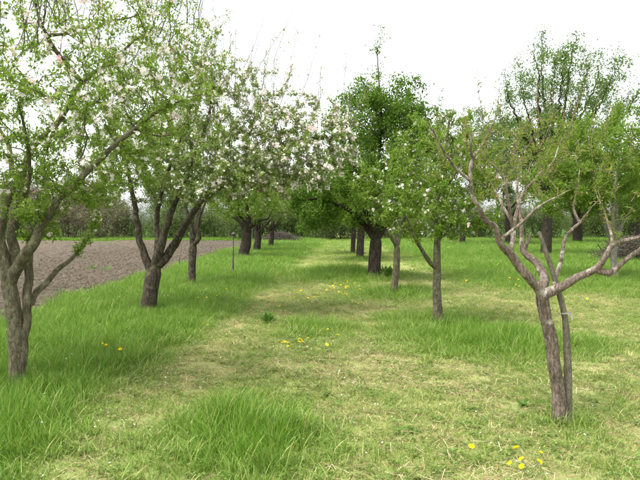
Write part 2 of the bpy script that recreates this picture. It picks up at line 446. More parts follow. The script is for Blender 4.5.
def tree(name, label, base, trunk, limbs, env, group, bark, twigmat, leafmat, seed=1, cat='tree',
         attr=500, step=0.11, clusters=2500, per=(4, 7), leaf=(0.035, 0.055), aspect=0.5, spread=0.026,
         blossom=0, blos_size=0.05, blos_env=None, sprouts=0, sprout_len=(0.5, 1.2), up=0.15, droop=0.0, simple=True, tip=0.0022, fork_z=None, limb_thr=0.0, low=0.0, sprout_r=0.0055, sprout_mult=2.2, sprout_lean=0.0, top_bias=False, kink=0.03,
         detail=10, rough=0.12, mintwig=-9.0, thr=0.007, sprout_leaf=0.75, tintbias=0.0, limb_bark=None):
    """trunk: (x, y, z, r) points; limbs: lists of such points, each starting near trunk or an earlier limb"""
    rg = np.random.default_rng(seed)
    base = np.asarray(base, float)
    root = thing(name, label, cat, base, group)
    S = Skel()
    paths = []
    tp = catmull(trunk, step * 0.5)
    last = -1; ids = []
    for p in tp:
        last = S.add(p[:3], last, p[3], 0); ids.append(last)
    paths.append(ids)
    fork_pl = S.pl[last] * 0.9 if fork_z is None else fork_z - base[2]
    for k, lb in enumerate(limbs):
        lb = np.asarray(lb, float)
        i = int(np.argmin(np.linalg.norm(S.p[:S.n] - lb[0, :3], axis=1)))
        lb = lb.copy(); lb[0, :3] = S.p[i]
        pp = catmull(lb, step * 0.6)
        pp[1:, :3] += np.array([[mnoise.noise((q_[0] * 5 + k, q_[1] * 5, q_[2] * 5 + 9 * a)) for a in range(3)] for q_ in pp[1:]]) * np.minimum(kink, np.maximum(pp[1:, 3:4] * 1.2, kink * 0.6))
        ids = [i]; last = i
        for p in pp[1:]:
            last = S.add(p[:3], last, max(p[3], 0.003), k + 1); ids.append(last)
        paths.append((ids, lb[0, 3]))
    # grow branches to points spread through the crown
    A = ellipsoid_pts(env, attr, rg)
    A = A[A[:, 2] > mintwig]
    d0 = np.array([np.linalg.norm(S.p[:S.n] - a, axis=1).min() for a in A])
    for a in A[np.argsort(d0)]:
        n = S.n
        dv = a - S.p[:n]
        d = np.linalg.norm(dv, axis=1)
        cost = d + 0.06 * S.pl[:n] + np.where((S.tag[:n] == 0) & (S.pl[:n] < fork_pl), 5, 0) - up * 0.5 * np.clip(dv[:, 2], -1, 1)
        i = int(np.argmin(cost)); d = d[i]
        if d < step * 0.6: continue
        m_ = max(1, int(d / step + 0.5))
        par = S.par[i]
        dr = nrm(S.p[i] - S.p[par]) if par >= 0 else np.array([0, 0, 1.0])
        c1 = S.p[i] + dr * d * 0.3 + rg.normal(size=3) * d * 0.08 + np.array([0, 0, up * d])
        p0 = S.p[i].copy(); last = i
        for t in (np.arange(m_) + 1) / m_:
            q_ = p0 * (1 - t) ** 2 + 2 * c1 * t * (1 - t) + a * t * t + rg.normal(size=3) * step * 0.07
            last = S.add(q_, last)
    nb = S.n
    # long straight upright shoots
    if sprouts:
        z = S.p[:nb, 2]; cand = np.where((S.tag[:nb] != 0) & (z > np.quantile(z, 0.55)))[0]
        if top_bias:
            cand = np.where((S.tag[:nb] > 0) & (z > np.quantile(z, 0.5)))[0]
        for i in rg.choice(cand, sprouts):
            ln = rg.uniform(*sprout_len); rad_ = S.p[i, :2] - base[:2]; dr = nrm(np.array([rg.normal() * 0.2 + 0.12 + sprout_lean * rad_[0], rg.normal() * 0.2 + sprout_lean * rad_[1], 1.0]))
            m_ = max(3, int(ln / (step * 1.2))); last = i; p0 = S.p[i].copy()
            for t in (np.arange(m_) + 1) / m_:
                last = S.add(p0 + dr * ln * t + np.array([0.06, 0, 0]) * ln * math.sin(t * 2.5 + ln * 9) + rg.normal(size=3) * 0.008, last, sprout_r * (1.25 - 0.75 * t), -2)
    n = S.n; p = S.p[:n]; par = S.par[:n]; tg = S.tag[:n]
    # radii by the pipe model
    acc = np.zeros(n); nch = np.zeros(n, int); rad = np.zeros(n)
    E = 2.3
    order = np.argsort(-S.pl[:n])
    for i in range(n - 1, -1, -1):
        r_ = max(acc[i], tip ** E) ** (1 / E)
        rad[i] = S.r0[i] if S.r0[i] > 0 else r_
        if par[i] >= 0:
            acc[par[i]] += r_ ** E; nch[par[i]] += 1
    for i in range(n):
        if S.r0[i] == 0 and par[i] >= 0:
            rad[i] = min(rad[i], rad[par[i]] * (0.97 if tg[par[i]] < 0 else 0.6))
            rad[i] = max(rad[i], tip * 0.7)
    L0 = base
    # trunk and limbs
    tids = paths[0]
    tr_p = p[tids] - L0; tr_r = rad[tids].copy()
    h = tr_p[:, 2] - tr_p[0, 2]
    tr_r[-3:] *= (0.97, 0.9, 0.72)
    tr_r *= 1 + 0.36 * np.exp(-np.maximum(h - 0.04, 0) / 0.08)
    v, q_, t_ = tube(tr_p, tr_r, detail + 4, rough, seed * 3.1)
    trunk_o = obj('trunk', mesh('trunk', v, [q_, t_], None, [bark], smooth=True), root)
    for k, (ids, rs) in enumerate(paths[1:]):
        rr = rad[ids].copy(); rr[0] = min(rr[0], rr[1] * 1.05 if rs <= 0 else rs)
        v, q_, t_ = tube(p[ids] - L0, rr, max(5, detail), rough * 0.8, seed + k * 1.7)
        obj('limb', mesh('limb', v, [q_, t_], None, [limb_bark or bark], smooth=True), trunk_o)
    # branches: chains of the rest
    ch = [[] for _ in range(n)]
    for i in range(n):
        if par[i] >= 0: ch[par[i]].append(i)
    V = []; Q = []; T = []; off = 0
    for i in range(n):
        if tg[i] >= 0: continue
        pi = par[i]
        if tg[pi] < 0:
            sib = [c for c in ch[pi] if tg[c] < 0]
            if max(sib, key=lambda c: rad[c]) == i: continue
        chain = [pi, i]; c = i
        while True:
            nx = [x for x in ch[c] if tg[x] < 0]
            if not nx: break
            c = max(nx, key=lambda x: rad[x]); chain.append(c)
        rr = rad[chain].copy(); rr[0] = rr[1]
        v, q_, t_ = tube(p[chain] - L0, rr, 5 if rr[0] > 0.01 and not simple else 3, cap=False)
        V.append(v); Q.append(q_ + off); off += len(v)
    if V:
        tw = obj('branches', mesh('branches', np.vstack(V), [np.vstack(Q)], None, [twigmat], smooth=True), None, kind='stuff')
    # leaves in clusters along the thin wood
    thin = np.where(((rad < thr) & (tg == -1)) | ((tg > 0) & (rad < max(thr * 1.6, limb_thr))))[0]
    spr = np.where(tg == -2)[0]
    def clus(cand, ncl, k0, k1, sc):
        zz = p[cand, 2]; wz = np.exp(-low * (zz - zz.min()) / max(np.ptp(zz), 0.1))
        i = rg.choice(cand, ncl, p=wz / wz.sum()); t = rg.random((ncl, 1))
        cc = p[i] * (1 - t) + p[par[i]] * t
        k = rg.integers(k0, k1 + 1, ncl)
        ii = np.repeat(np.arange(ncl), k)
        axis = nrm(p[i] - p[par[i]])[ii]
        c = cc[ii] + rg.normal(size=(len(ii), 3)) * spread
        ax = nrm(rg.normal(size=(len(ii), 3))) + axis * 0.4 + np.array([0, 0, 0.25 - droop])
        l = rg.uniform(*leaf, len(ii)) * sc
        tint = np.clip(rg.normal(0.45 + tintbias, 0.16, ncl)[ii] + rg.normal(0, 0.14, len(ii)), 0, 1)
        return c, ax, l, tint
    parts = [clus(thin, clusters, per[0], per[1], 1.0)]
    if len(spr): parts.append(clus(spr, int(len(spr) * sprout_mult), 1, 3, sprout_leaf))
    c, ax, l, tint = [np.concatenate(z) for z in zip(*parts)]
    crown = obj('crown', leaves_mesh('crown', c - L0, ax, l, l * aspect * rg.uniform(0.8, 1.2, len(l)), leafmat, tint, simple, rg), root, kind='stuff')
    if V: tw.parent = crown
    if blossom:
        cand = thin
        w = np.ones(len(cand))
        if blos_env is not None:
            w = blos_env(p[cand]); 
        i = rg.choice(cand, blossom, p=w / w.sum()); k = rg.integers(3, 8, blossom); ii = np.repeat(np.arange(blossom), k)
        c = p[i][ii] + rg.normal(size=(len(ii), 3)) * 0.024
        nn = rg.normal(size=(len(ii), 3)) * 0.8 + np.array([0, -0.25, 0.6])
        bud = rg.random(len(ii)) < 0.25
        sz = blos_size * rg.uniform(0.75, 1.1, len(ii)) * np.where(bud, 0.45, 1)
        ti = rg.normal(0.75, 0.22, blossom)[ii] + rg.normal(0, 0.12, len(ii)) - 0.7 * bud
        obj('blossom', flowers_mesh('blossom', c - L0, nn, sz, M['petal'], ti, rg), crown, kind='stuff')
    return root

def px(pts, d, r_scale=None):
    """pixel polyline [(px, py, dd, width_px)] at depth d + dd -> (x, y, z, r)"""
    o = []
    for k, (a, b_, dd, w) in enumerate(pts):
        t = k / (len(pts) - 1)
        q_ = P(a, b_, d + dd); o.append((*q_, w * 0.5 * (d + dd) / F * (1 if r_scale else 0.95 - 0.48 * t)))
    return o

def trunk_px(base, pts, d):
    o = px(pts, d, 1)
    b0 = (base[0], base[1], base[2] - 0.06, o[0][3] * 1.05)
    return [b0] + o

def auto_limbs(top, n, length, r, rg, elev=(35, 65), az0=None, curve=-0.1):
    o = []
    az0 = rg.random() * 6.28 if az0 is None else az0
    for k in range(n):
        az = az0 + k * 2 * math.pi / n + rg.normal() * 0.25
        el = R(rg.uniform(*elev)); ln = length * rg.uniform(0.8, 1.15)
        h = np.array([math.cos(az), math.sin(az), 0])
        pts = []
        for t in (0, 0.2, 0.45, 0.7, 1):
            q_ = np.array(top[:3]) + h * ln * math.cos(el) * t + np.array([0, 0, ln * (math.sin(el) * t + curve * (t * t - t))]) + rg.normal(size=3) * 0.05 * ln * (0 < t)
            pts.append((*q_, r * (0.9 - 0.8 * t)))
        o.append(pts)
    return o

GA = 'apple trees in the left row'
GR = 'fruit trees in the right row'
TR = time.time()
# --- nearest apple on the left edge
b0 = ROW_L[0]; d = b0[1]
tree('apple_tree', 'blossoming apple tree at the left edge, two pale olive stems, nearest on the left', b0,
     trunk_px(b0, [(17, 386, 0, 16.5), (17, 355, 0, 15), (14.5, 320, 0, 14.5), (10, 290, 0, 14.5), (8, 276, 0, 14)], d),
     [px([(8, 280, 0, 14), (3, 262, 0.02, 13), (1, 240, 0.05, 12), (4, 215, 0.1, 11), (12, 180, 0.25, 9), (5, 140, 0.4, 7), (-20, 95, 0.6, 5)], d),
      px([(11, 282, 0, 14), (20, 263, -0.05, 13), (31, 247, -0.1, 12), (45, 222, -0.15, 11), (56, 204, -0.2, 10), (72, 188, -0.25, 9.5), (96, 163, -0.3, 9), (127, 134, -0.3, 7.5), (144, 120, -0.3, 6.5), (160, 110, -0.35, 5), (185, 100, -0.4, 3)], d),
      px([(9, 278, 0.05, 13), (13, 255, 0.15, 12), (13, 225, 0.3, 11), (16, 195, 0.45, 10), (32, 150, 0.6, 9), (60, 118, 0.7, 8), (82, 82, 0.75, 7), (107, 64, 0.8, 6), (134, 41, 0.8, 4.5), (160, 30, 0.8, 3)], d),
      px([(82, 82, 0.75, 6), (64, 60, 0.6, 5.5), (48, 38, 0.5, 5), (38, 14, 0.4, 4), (34, -20, 0.4, 3)], d),
      px([(48, 40, 0.5, 4), (69, 32, 0.45, 4), (103, 24, 0.4, 3.5), (140, 14, 0.35, 2.5)], d),
      px([(18, 372, 0.02, 12), (25, 340, 0.02, 10.5), (26.5, 300, 0.05, 10.5), (29, 262, 0.08, 11), (30, 235, 0.1, 11), (24, 205, 0.2, 9), (30, 165, 0.1, 7), (20, 110, -0.1, 5)], d),
      px([(26, 305, 0.05, 8), (46, 284, 0.25, 7), (62, 266, 0.4, 6), (75, 254, 0.5, 5), (86, 241, 0.6, 4), (95, 225, 0.7, 2.5)], d),
      px([(3, 262, 0, 9), (-25, 235, -0.1, 9), (-60, 190, -0.2, 8), (-100, 130, -0.3, 6), (-130, 80, -0.3, 4)], d)],
     [((-3.1, 6.2, 3.0), (1.9, 1.6, 1.35), 1.0), ((-2.2, 6.0, 2.55), (0.9, 0.9, 0.85), 0.38), ((-2.3, 6.1, 3.9), (1.3, 1.2, 0.8), 0.3), ((-2.7, 6.1, 1.9), (0.75, 0.8, 0.45), 0.25), ((-1.7, 6.0, 3.1), (0.8, 0.8, 1.0), 0.3), ((-1.3, 6.2, 2.9), (0.55, 0.7, 0.7), 0.12), ((-1.5, 6.3, 3.6), (0.7, 0.7, 0.6), 0.1)],
     GA, M['bark_olive'], M['twig'], M['leaf_apple'], seed=11, attr=1100, step=0.09, clusters=7600, low=2.7, limb_thr=0.016, tip=0.003, thr=0.008, per=(4, 7), leaf=(0.024, 0.047),
     blossom=850, sprouts=110, sprout_len=(0.4, 1.1), simple=True, detail=12, mintwig=1.3, tintbias=0.05)

# --- second apple, three stems
b0 = ROW_L[1]; d = b0[1]
tree('apple_tree', 'wide blossoming apple tree with dark trunk dividing into four stems, beside the ploughed field', b0,
     trunk_px(b0, [(148, 308, 0, 16), (150.5, 290, 0, 15.5), (153, 276, 0, 16), (154.5, 268, 0, 17)], d),
     [px([(151, 274, 0, 9), (147, 262, 0, 9), (142, 250, 0, 8.5), (139, 236, 0, 8), (136, 214, 0, 7.5), (133, 198, 0, 7), (126, 165, 0.1, 5.5), (112, 125, 0.2, 4), (100, 90, 0.2, 2.5)], d),
      px([(156, 266, 0, 10), (161, 246, -0.1, 10), (167, 227, -0.15, 9), (172, 210, -0.2, 8.5), (186, 175, -0.4, 7), (205, 130, -0.5, 5), (215, 80, -0.6, 3)], d),
      px([(158, 270, 0, 10), (171, 251, 0, 10), (182, 230, 0.05, 9), (195, 209, 0.1, 8), (209, 192, 0.1, 7.5), (240, 166, 0.1, 6), (275, 148, 0, 4.5), (305, 138, -0.1, 3.5), (345, 138, -0.1, 2)], d),
      px([(156, 262, 0.1, 8), (158, 240, 0.4, 7.5), (157, 215, 0.6, 7), (165, 180, 0.9, 5.5), (185, 130, 1.1, 4), (200, 85, 1.2, 2.5)], d),
      px([(172, 250, 0, 5), (185, 222, -0.3, 6), (205, 200, -0.6, 5), (240, 175, -0.9, 4), (275, 155, -1.0, 2)], d)],
     [((-2.5, 11.4, 3.35), (1.75, 1.8, 1.35), 1.0), ((-0.55, 11.2, 2.95), (1.35, 1.3, 0.95), 1.15), ((-1.6, 11.3, 4.1), (1.3, 1.2, 0.6), 0.22), ((-2.3, 11.0, 2.4), (2.1, 1.6, 0.55), 0.65), ((-0.9, 10.6, 2.5), (1.0, 0.8, 0.5), 0.2), ((-3.6, 11.4, 3.3), (1.2, 1.2, 1.1), 0.3), ((-2.3, 11.4, 4.4), (1.2, 1.2, 0.7), 0.2)],
     GA, M['bark_apple'], M['twig'], M['leaf_young'], seed=12, attr=1250, step=0.12, clusters=14000, low=0.9, limb_thr=0.03, per=(4, 7), leaf=(0.035, 0.062),
     blossom=3000, sprouts=120, sprout_len=(0.4, 1.5), blos_env=lambda q_: 0.25 + np.clip((q_[:, 0] + 2.6) / 2.5, 0, 1), simple=True, mintwig=1.95)

# --- third apple
b0 = ROW_L[2]; d = b0[1]
tree('apple_tree', 'slim apple tree with a short brown trunk forking low, third in the left row', b0,
     trunk_px(b0, [(192, 284, 0, 8), (192, 268, 0, 7.5), (192.5, 252, 0, 8), (193, 243, 0, 8)], d),
     [px([(193, 246, 0, 6), (192, 232, 0, 6), (188, 215, 0, 5), (180, 190, 0.1, 4), (170, 150, 0.2, 2.5)], d),
      px([(193, 247, 0, 5), (199, 238, -0.1, 5), (198, 222, -0.2, 4.5), (206, 200, -0.3, 3.5), (220, 160, -0.5, 2)], d),
      px([(193, 243, 0, 5), (196, 225, 0.3, 4.5), (200, 195, 0.7, 3.5), (195, 150, 1.0, 2)], d)],
     [((-3.0, 15.8, 3.2), (1.6, 1.6, 1.3), 1.0)], GA, M['bark_apple'], M['twig'], M['leaf_young'], seed=13, attr=420, step=0.16,
     clusters=3500, per=(4, 7), leaf=(0.05, 0.08), blossom=420, sprouts=20, mintwig=2.1)

# --- far trees of the left row
for k, (i, bpx, top, hc, rc, lab, lm) in enumerate([
        (3, 11, 234, 3.4, 2.2, 'apple tree with stout dark trunk behind the thin stake in the left row', 'leaf_apple'),
        (4, 7, 232, 3.4, 2.2, 'apple tree with thin dark trunk just right of the stout one, left row', 'leaf_young'),
        (5, 5, 232, 3.3, 2.1, 'farthest small apple tree at the end of the left row', 'leaf_young')]):
    b0 = ROW_L[i]; d = b0[1]; rg = np.random.default_rng(40 + k)
    tp = P(320 + b0[0] / d * F + (3 if k == 0 else 1), top, d)
    r = bpx * 0.5 * d / F
    tree('apple_tree', lab, b0, [(b0[0], b0[1], b0[2] - 0.06, r), (b0[0], b0[1], 0.3, r), ((b0[0] + tp[0]) / 2 + 0.03, b0[1], tp[2] * 0.6, r * 0.93), (*tp, r * 0.9), (tp[0] + 0.05, tp[1], tp[2] + 0.6, r * 0.55), (tp[0] - 0.05, tp[1] + 0.1, tp[2] + 1.5, r * 0.15)],
         auto_limbs(tp, 5, 1.8, r * 0.45, rg, (30, 60)), [((b0[0], b0[1], hc - 0.35), (rc, rc, 1.6), 1)], GA, M['bark_dark'], M['twig'], M[lm], seed=40 + k,
         attr=380, step=0.2, clusters=3200, per=(4, 7), leaf=(0.07, 0.11), blossom=350, blos_size=0.06, mintwig=1.45, fork_z=tp[2], sprouts=15, spread=0.07)

# --- peach on the right, nearest
b0 = ROW_R[0]; d = b0[1]
tree('peach_tree', 'nearest sparse peach tree at right with bare crooked limbs and a leaning trunk', b0,
     trunk_px(b0, [(559.5, 414, 0, 13.5), (558, 390, 0, 13), (554.5, 365, 0, 12.5), (551, 340, 0, 12.5), (546, 318, 0, 12), (543, 302, 0, 13), (541, 292, 0, 14)], d),
     [px([(541, 296, 0, 11), (533, 283, -0.05, 10.5), (519, 267, -0.1, 10), (505, 252, -0.15, 9), (499, 236, -0.2, 8), (496, 228, -0.22, 7.5), (482, 216, -0.3, 7), (473, 196, -0.35, 6), (470, 180, -0.38, 5.5), (460, 172, -0.42, 4.5), (447, 155, -0.5, 4), (437, 137, -0.55, 3), (428, 122, -0.6, 2)], d),
      px([(470, 180, -0.38, 4.5), (473, 160, -0.35, 4.2), (485, 143, -0.3, 4), (493, 123, -0.3, 3.2), (501, 105, -0.3, 2.2)], d),
      px([(473, 158, -0.35, 3.2), (472, 145, -0.4, 2.8), (473, 132, -0.42, 2)], d),
      px([(508, 255, -0.15, 6.5), (514, 240, 0, 6), (515, 224, 0.1, 5.5), (519, 208, 0.15, 5), (524, 195, 0.2, 4.5), (538, 176, 0.3, 4), (554, 159, 0.4, 3), (562, 138, 0.45, 2)], d),
      px([(514, 226, 0.05, 4.5), (510, 202, 0.0, 4), (498, 171, -0.05, 3.5), (486, 157, -0.1, 2.2)], d),
      px([(513, 222, 0.05, 4), (502, 204, 0.2, 3.6), (493, 186, 0.3, 2.6), (490, 176, 0.3, 1.8)], d),
      px([(543, 292, 0.02, 11), (546, 279, 0.12, 10.5), (540, 267, 0.25, 10), (529, 257, 0.35, 9), (523, 246, 0.42, 7.5), (521, 233, 0.45, 6.5), (521, 215, 0.5, 5.5), (519, 190, 0.55, 4.5), (518, 165, 0.6, 3), (516, 140, 0.6, 2)], d),
      px([(525, 249, 0.4, 5), (528, 242, 0.35, 4.5), (531, 235, 0.33, 3.5)], d),
      px([(500, 240, -0.2, 4), (517, 227, -0.25, 4), (537, 208, -0.3, 3.6), (557, 197, -0.35, 3), (568, 190, -0.4, 2)], d),
      px([(543, 296, -0.02, 12), (552, 293, -0.04, 11.5), (565, 286, -0.08, 10.5), (577, 278, -0.12, 9.5), (596, 270, -0.18, 9), (604, 263, -0.2, 8), (612, 249, -0.22, 7), (619, 244, -0.25, 7), (631, 239, -0.3, 6.5), (648, 233, -0.35, 5.5), (675, 205, -0.4, 4), (690, 170, -0.4, 2.5)], d),
      px([(594, 271, -0.18, 7), (610, 272, -0.2, 7.5), (621, 266, -0.22, 7), (631, 256, -0.25, 6.5), (643, 246, -0.3, 6), (665, 230, -0.3, 4.5), (690, 212, -0.3, 3)], d),
      px([(556, 291, 0.0, 5), (558, 270, 0.25, 5), (561, 254, 0.3, 4.8), (563, 240, 0.33, 4.5), (569, 232, 0.35, 4.5), (578, 224, 0.38, 4.5), (584, 215, 0.4, 3), (600, 200, 0.45, 2)], d),
      px([(577, 225, 0.38, 3.5), (574, 210, 0.4, 3), (575, 195, 0.42, 2.2), (580, 170, 0.45, 1.8)], d),
      px([(613, 247, -0.22, 4), (610, 232, -0.1, 3.5), (606, 215, 0.0, 2.8), (596, 195, 0.05, 2)], d)],
     [((*P(495, 150, d - 0.1),), (0.62, 0.55, 0.4), 0.9), ((*P(545, 165, d + 0.2),), (0.5, 0.5, 0.35), 0.7), ((*P(630, 190, d - 0.2),), (0.45, 0.4, 0.35), 0.25)],
     GR, M['bark_peach'], M['twig_peach'], M['leaf_peach'], seed=21, attr=330, step=0.08, clusters=600, per=(2, 5), leaf=(0.025, 0.05), aspect=0.3,
     spread=0.018, simple=False, detail=12, rough=0.24, kink=0.04, sprouts=30, sprout_r=0.003, sprout_len=(0.2, 0.55), thr=0.005, tip=0.0016, limb_bark=M['limb_peach'])

# --- second in the right row: slender blossoming apple
b0 = ROW_R[1]; d = b0[1]
tree('apple_tree', 'slender small apple tree with white blossom and a side limb low on its straight trunk', b0,
     trunk_px(b0, [(438, 321, 0, 9.5), (437, 295, 0, 8.5), (437, 272, 0, 8), (437, 250, 0, 7), (438, 225, 0, 5.5), (440, 195, 0, 4.5), (444, 165, 0, 3.5), (447, 140, 0, 2.5), (450, 115, 0, 2)], d),
     [px([(437, 268, 0, 6), (430, 261, -0.1, 5.5), (422, 251, -0.2, 5), (417, 242, -0.3, 4.5), (408, 222, -0.4, 3.5), (400, 200, -0.5, 2.5)], d),
      px([(438, 242, 0, 4.5), (450, 225, 0.1, 4), (465, 210, 0.2, 3.2), (480, 195, 0.3, 2.2)], d),
      px([(438, 228, 0, 4), (428, 205, 0.3, 3.5), (418, 175, 0.5, 2.8), (412, 145, 0.6, 2)], d),
      px([(440, 200, 0, 3.5), (452, 178, -0.3, 3), (465, 150, -0.5, 2.4), (470, 125, -0.5, 1.6)], d)],
     [((*P(442, 172, d),), (1.0, 0.95, 1.1), 1.0), ((*P(440, 215, d - 0.1),), (0.95, 0.8, 0.42), 0.4)],
     GR, M['bark_olive'], M['twig'], M['leaf_plum'], seed=22, attr=420, step=0.1, clusters=3300, per=(4, 6), leaf=(0.035, 0.058),
     blossom=150, sprouts=14, sprout_len=(0.25, 0.6), simple=False, mintwig=1.35)

# --- third: little apple
b0 = ROW_R[2]; d = b0[1]
tree('apple_tree', 'small blossoming apple with pale trunk forking low, just right of the dark cherry', b0,
     trunk_px(b0, [(394, 291, 0, 7.5), (396, 272, 0, 7), (397, 255, 0, 6.5), (397, 245, 0, 6.5)], d),
     [px([(397, 248, 0, 5), (392, 238, -0.1, 4.5), (386, 225, -0.2, 4), (376, 205, -0.3, 3), (368, 185, -0.4, 2)], d),
      px([(397, 246, 0, 5), (400, 235, 0.1, 4.5), (405, 218, 0.2, 3.8), (415, 195, 0.3, 2.8), (422, 170, 0.4, 2)], d),
      px([(397, 245, 0, 4), (396, 225, 0.1, 3.5), (395, 200, 0.1, 3), (398, 165, 0.1, 2)], d)],
     [((*P(396, 190, d),), (1.05, 1.0, 0.95), 1.0)], GR, M['bark_olive'], M['twig'], M['leaf_plum'], seed=23, attr=340, step=0.13,
     clusters=2600, per=(4, 7), leaf=(0.045, 0.075), blossom=220, sprouts=14, sprout_len=(0.3, 0.8), mintwig=1.6)

# --- the dark cherry
b0 = ROW_R[3]; d = b0[1]; rg = np.random.default_rng(5)
tree('cherry_tree', 'tall dense dark green cherry tree with thick dark trunk in the centre', b0,
     trunk_px(b0, [(374, 275, 0, 13.5), (374.5, 262, 0, 12.5), (375.5, 248, 0, 12.5), (376, 238, 0, 13)], d),
     [px([(376, 241, 0, 8), (368, 230, 0, 8), (352, 212, -0.2, 6.5), (325, 200, -0.4, 5), (298, 200, -0.6, 3)], d),
      px([(376, 240, 0, 8), (384, 226, 0.1, 7.5), (396, 205, 0.2, 6), (412, 165, 0.4, 4.5), (422, 125, 0.4, 2.5)], d),
      px([(376, 238, 0, 9), (376, 215, 0.1, 8), (378, 175, 0.1, 6), (381, 120, 0.1, 3.5), (379, 85, 0, 2.6), (377, 48, 0, 1.8)], d),
      px([(376, 236, 0, 7), (366, 212, -0.5, 6.5), (355, 170, -0.9, 5), (345, 115, -1.1, 3)], d),
      px([(376, 236, 0, 7), (380, 215, 0.7, 6), (372, 175, 1.3, 4), (362, 125, 1.6, 2.5)], d)],
     [((1.5, 18.0, 3.7), (1.75, 1.7, 1.75), 1.0), ((-0.05, 17.6, 2.5), (1.05, 1.0, 0.95), 0.35), ((1.9, 18.0, 4.9), (1.3, 1.1, 0.85), 0.3), ((2.7, 18.0, 4.1), (1.0, 1.0, 1.0), 0.25), ((-0.25, 17.5, 1.75), (0.6, 0.6, 0.45), 0.14), ((1.6, 17.6, 2.0), (1.5, 1.2, 0.5), 0.25)],
     GR, M['bark_dark'], M['twig'], M['leaf_cherry'], seed=24, attr=650, step=0.17, clusters=5200, per=(5, 8), leaf=(0.07, 0.115), aspect=0.48,
     spread=0.09, droop=0.5, sprouts=26, sprout_len=(0.4, 1.0), sprout_leaf=0.95, mintwig=1.2, limb_thr=0.012)

for k, (i, bpx, lab) in enumerate([(4, 8, 'dark trunked cherry tree directly behind the tall central cherry'),
                                   (5, 5, 'farthest thin cherry tree at the end of the right row')]):
    b0 = ROW_R[i]; d = b0[1]; rg = np.random.default_rng(60 + k); r = bpx * 0.5 * d / F
    tp = np.array([b0[0] + 0.05, b0[1], 1.55])
    tree('cherry_tree', lab, b0, [(b0[0], b0[1], b0[2] - 0.06, r), (b0[0], b0[1], 0.4, r * 0.97), (b0[0] + 0.03, b0[1], 1.0, r * 0.93), (*tp, r * 0.9), (tp[0] + 0.05, tp[1], tp[2] + 0.6, r * 0.55), (tp[0] - 0.05, tp[1] + 0.1, tp[2] + 1.5, r * 0.15)],
         auto_limbs(tp, 5, 1.9, r * 0.45, rg, (35, 65)), [((b0[0] - 0.3, b0[1], 3.1), (2.2, 2.0, 1.7), 1)], GR, M['bark_dark'], M['twig'], M['leaf_apple'], seed=60 + k,
         attr=380, step=0.2, clusters=3200, per=(4, 7), leaf=(0.08, 0.12), spread=0.09, mintwig=1.4, fork_z=tp[2], sprouts=12)

# --- trees right of the rows
GF = 'trees of the meadow on the right'
b0 = G(615, 281); d = b0[1]
tree('plum_tree', 'bushy yellow green tree with thin pale grey trunk behind the right peach limbs', b0,
     trunk_px(b0, [(615, 277, 0, 6.5), (614, 262, 0, 6), (614, 250, 0, 6), (614, 240, 0, 6.5)], d),
     [px([(614, 242, 0, 5), (606, 228, 0, 4.5), (598, 210, 0, 4), (585, 180, 0, 3), (570, 145, 0.2, 2)], d),
      px([(614, 242, 0, 5), (622, 225, 0.2, 4.5), (634, 200, 0.4, 3.5), (650, 160, 0.6, 2)], d),
      px([(614, 240, 0, 5), (613, 215, -0.5, 4.5), (616, 180, -0.9, 3.5), (620, 135, -1.1, 2)], d),
      px([(614, 241, 0, 4), (618, 215, 0.8, 3.5), (612, 175, 1.3, 2.5), (605, 130, 1.5, 2)], d)],
     [((8.2, 17.6, 3.2), (2.2, 2.0, 1.65), 1.0), ((6.7, 17.4, 2.6), (1.2, 1.0, 1.0), 0.35)], GF, M['bark_grey'], M['twig'], M['leaf_plum'], seed=31,
     attr=560, step=0.16, clusters=8000, per=(4, 7), leaf=(0.055, 0.09), spread=0.07, sprouts=30, sprout_len=(0.4, 1.1), mintwig=1.5)

b0 = np.array([10.6, 30.0, float(gz(10.6, 30.0))]); d = 30.0
rg = np.random.default_rng(77)
fan = []
for (tx, ty) in [(497, 112), (505, 72), (520, 78), (533, 42), (543, 30), (556, 58), (566, 46), (577, 34), (590, 62), (602, 52), (617, 64), (630, 92), (645, 82), (655, 120)]:
    dz = rg.uniform(-2.2, 2.2); sx = 549 + (tx - 560) * 0.12
    fan.append(px([(549 + rg.uniform(-3, 3), rg.uniform(188, 200), 0, 6.5), (sx + (tx - sx) * 0.22, 190 - (190 - ty) * 0.25, dz * 0.3, 5.2), (sx + (tx - sx) * 0.52, 190 - (190 - ty) * 0.5, dz * 0.6, 3.6),
                   (sx + (tx - sx) * 0.8 + rg.uniform(-3, 3), 190 - (190 - ty) * 0.76, dz * 0.85, 2.2), (tx, ty, dz, 0.9)], d))
tree('pear_tree', 'tallest tree on the right, upswept leafy shoots standing against the white sky', b0,
     [(10.6, 30, -0.06, 0.25), (10.62, 30, 0.5, 0.24), (10.65, 30, 1.5, 0.23), (10.7, 30, 2.7, 0.22), (10.75, 30, 3.4, 0.18)], fan,
     [((10.9, 30, 5.0), (2.9, 2.5, 2.0), 1.0), ((11.5, 30, 6.6), (3.4, 2.6, 1.6), 0.7), ((11.6, 30, 8.3), (3.2, 2.5, 1.5), 0.45)], GF, M['bark_dark'], M['twig'], M['leaf_tall'], seed=32,
     attr=620, step=0.26, clusters=7000, low=0.6, per=(3, 6), leaf=(0.08, 0.14), spread=0.14, sprouts=85, sprout_len=(0.4, 1.1), sprout_leaf=0.95, sprout_mult=1.6,
     sprout_lean=0.12, sprout_r=0.01, up=0.3, mintwig=2.4, thr=0.013, tip=0.004, limb_thr=0.03, kink=0.22, fork_z=2.6)

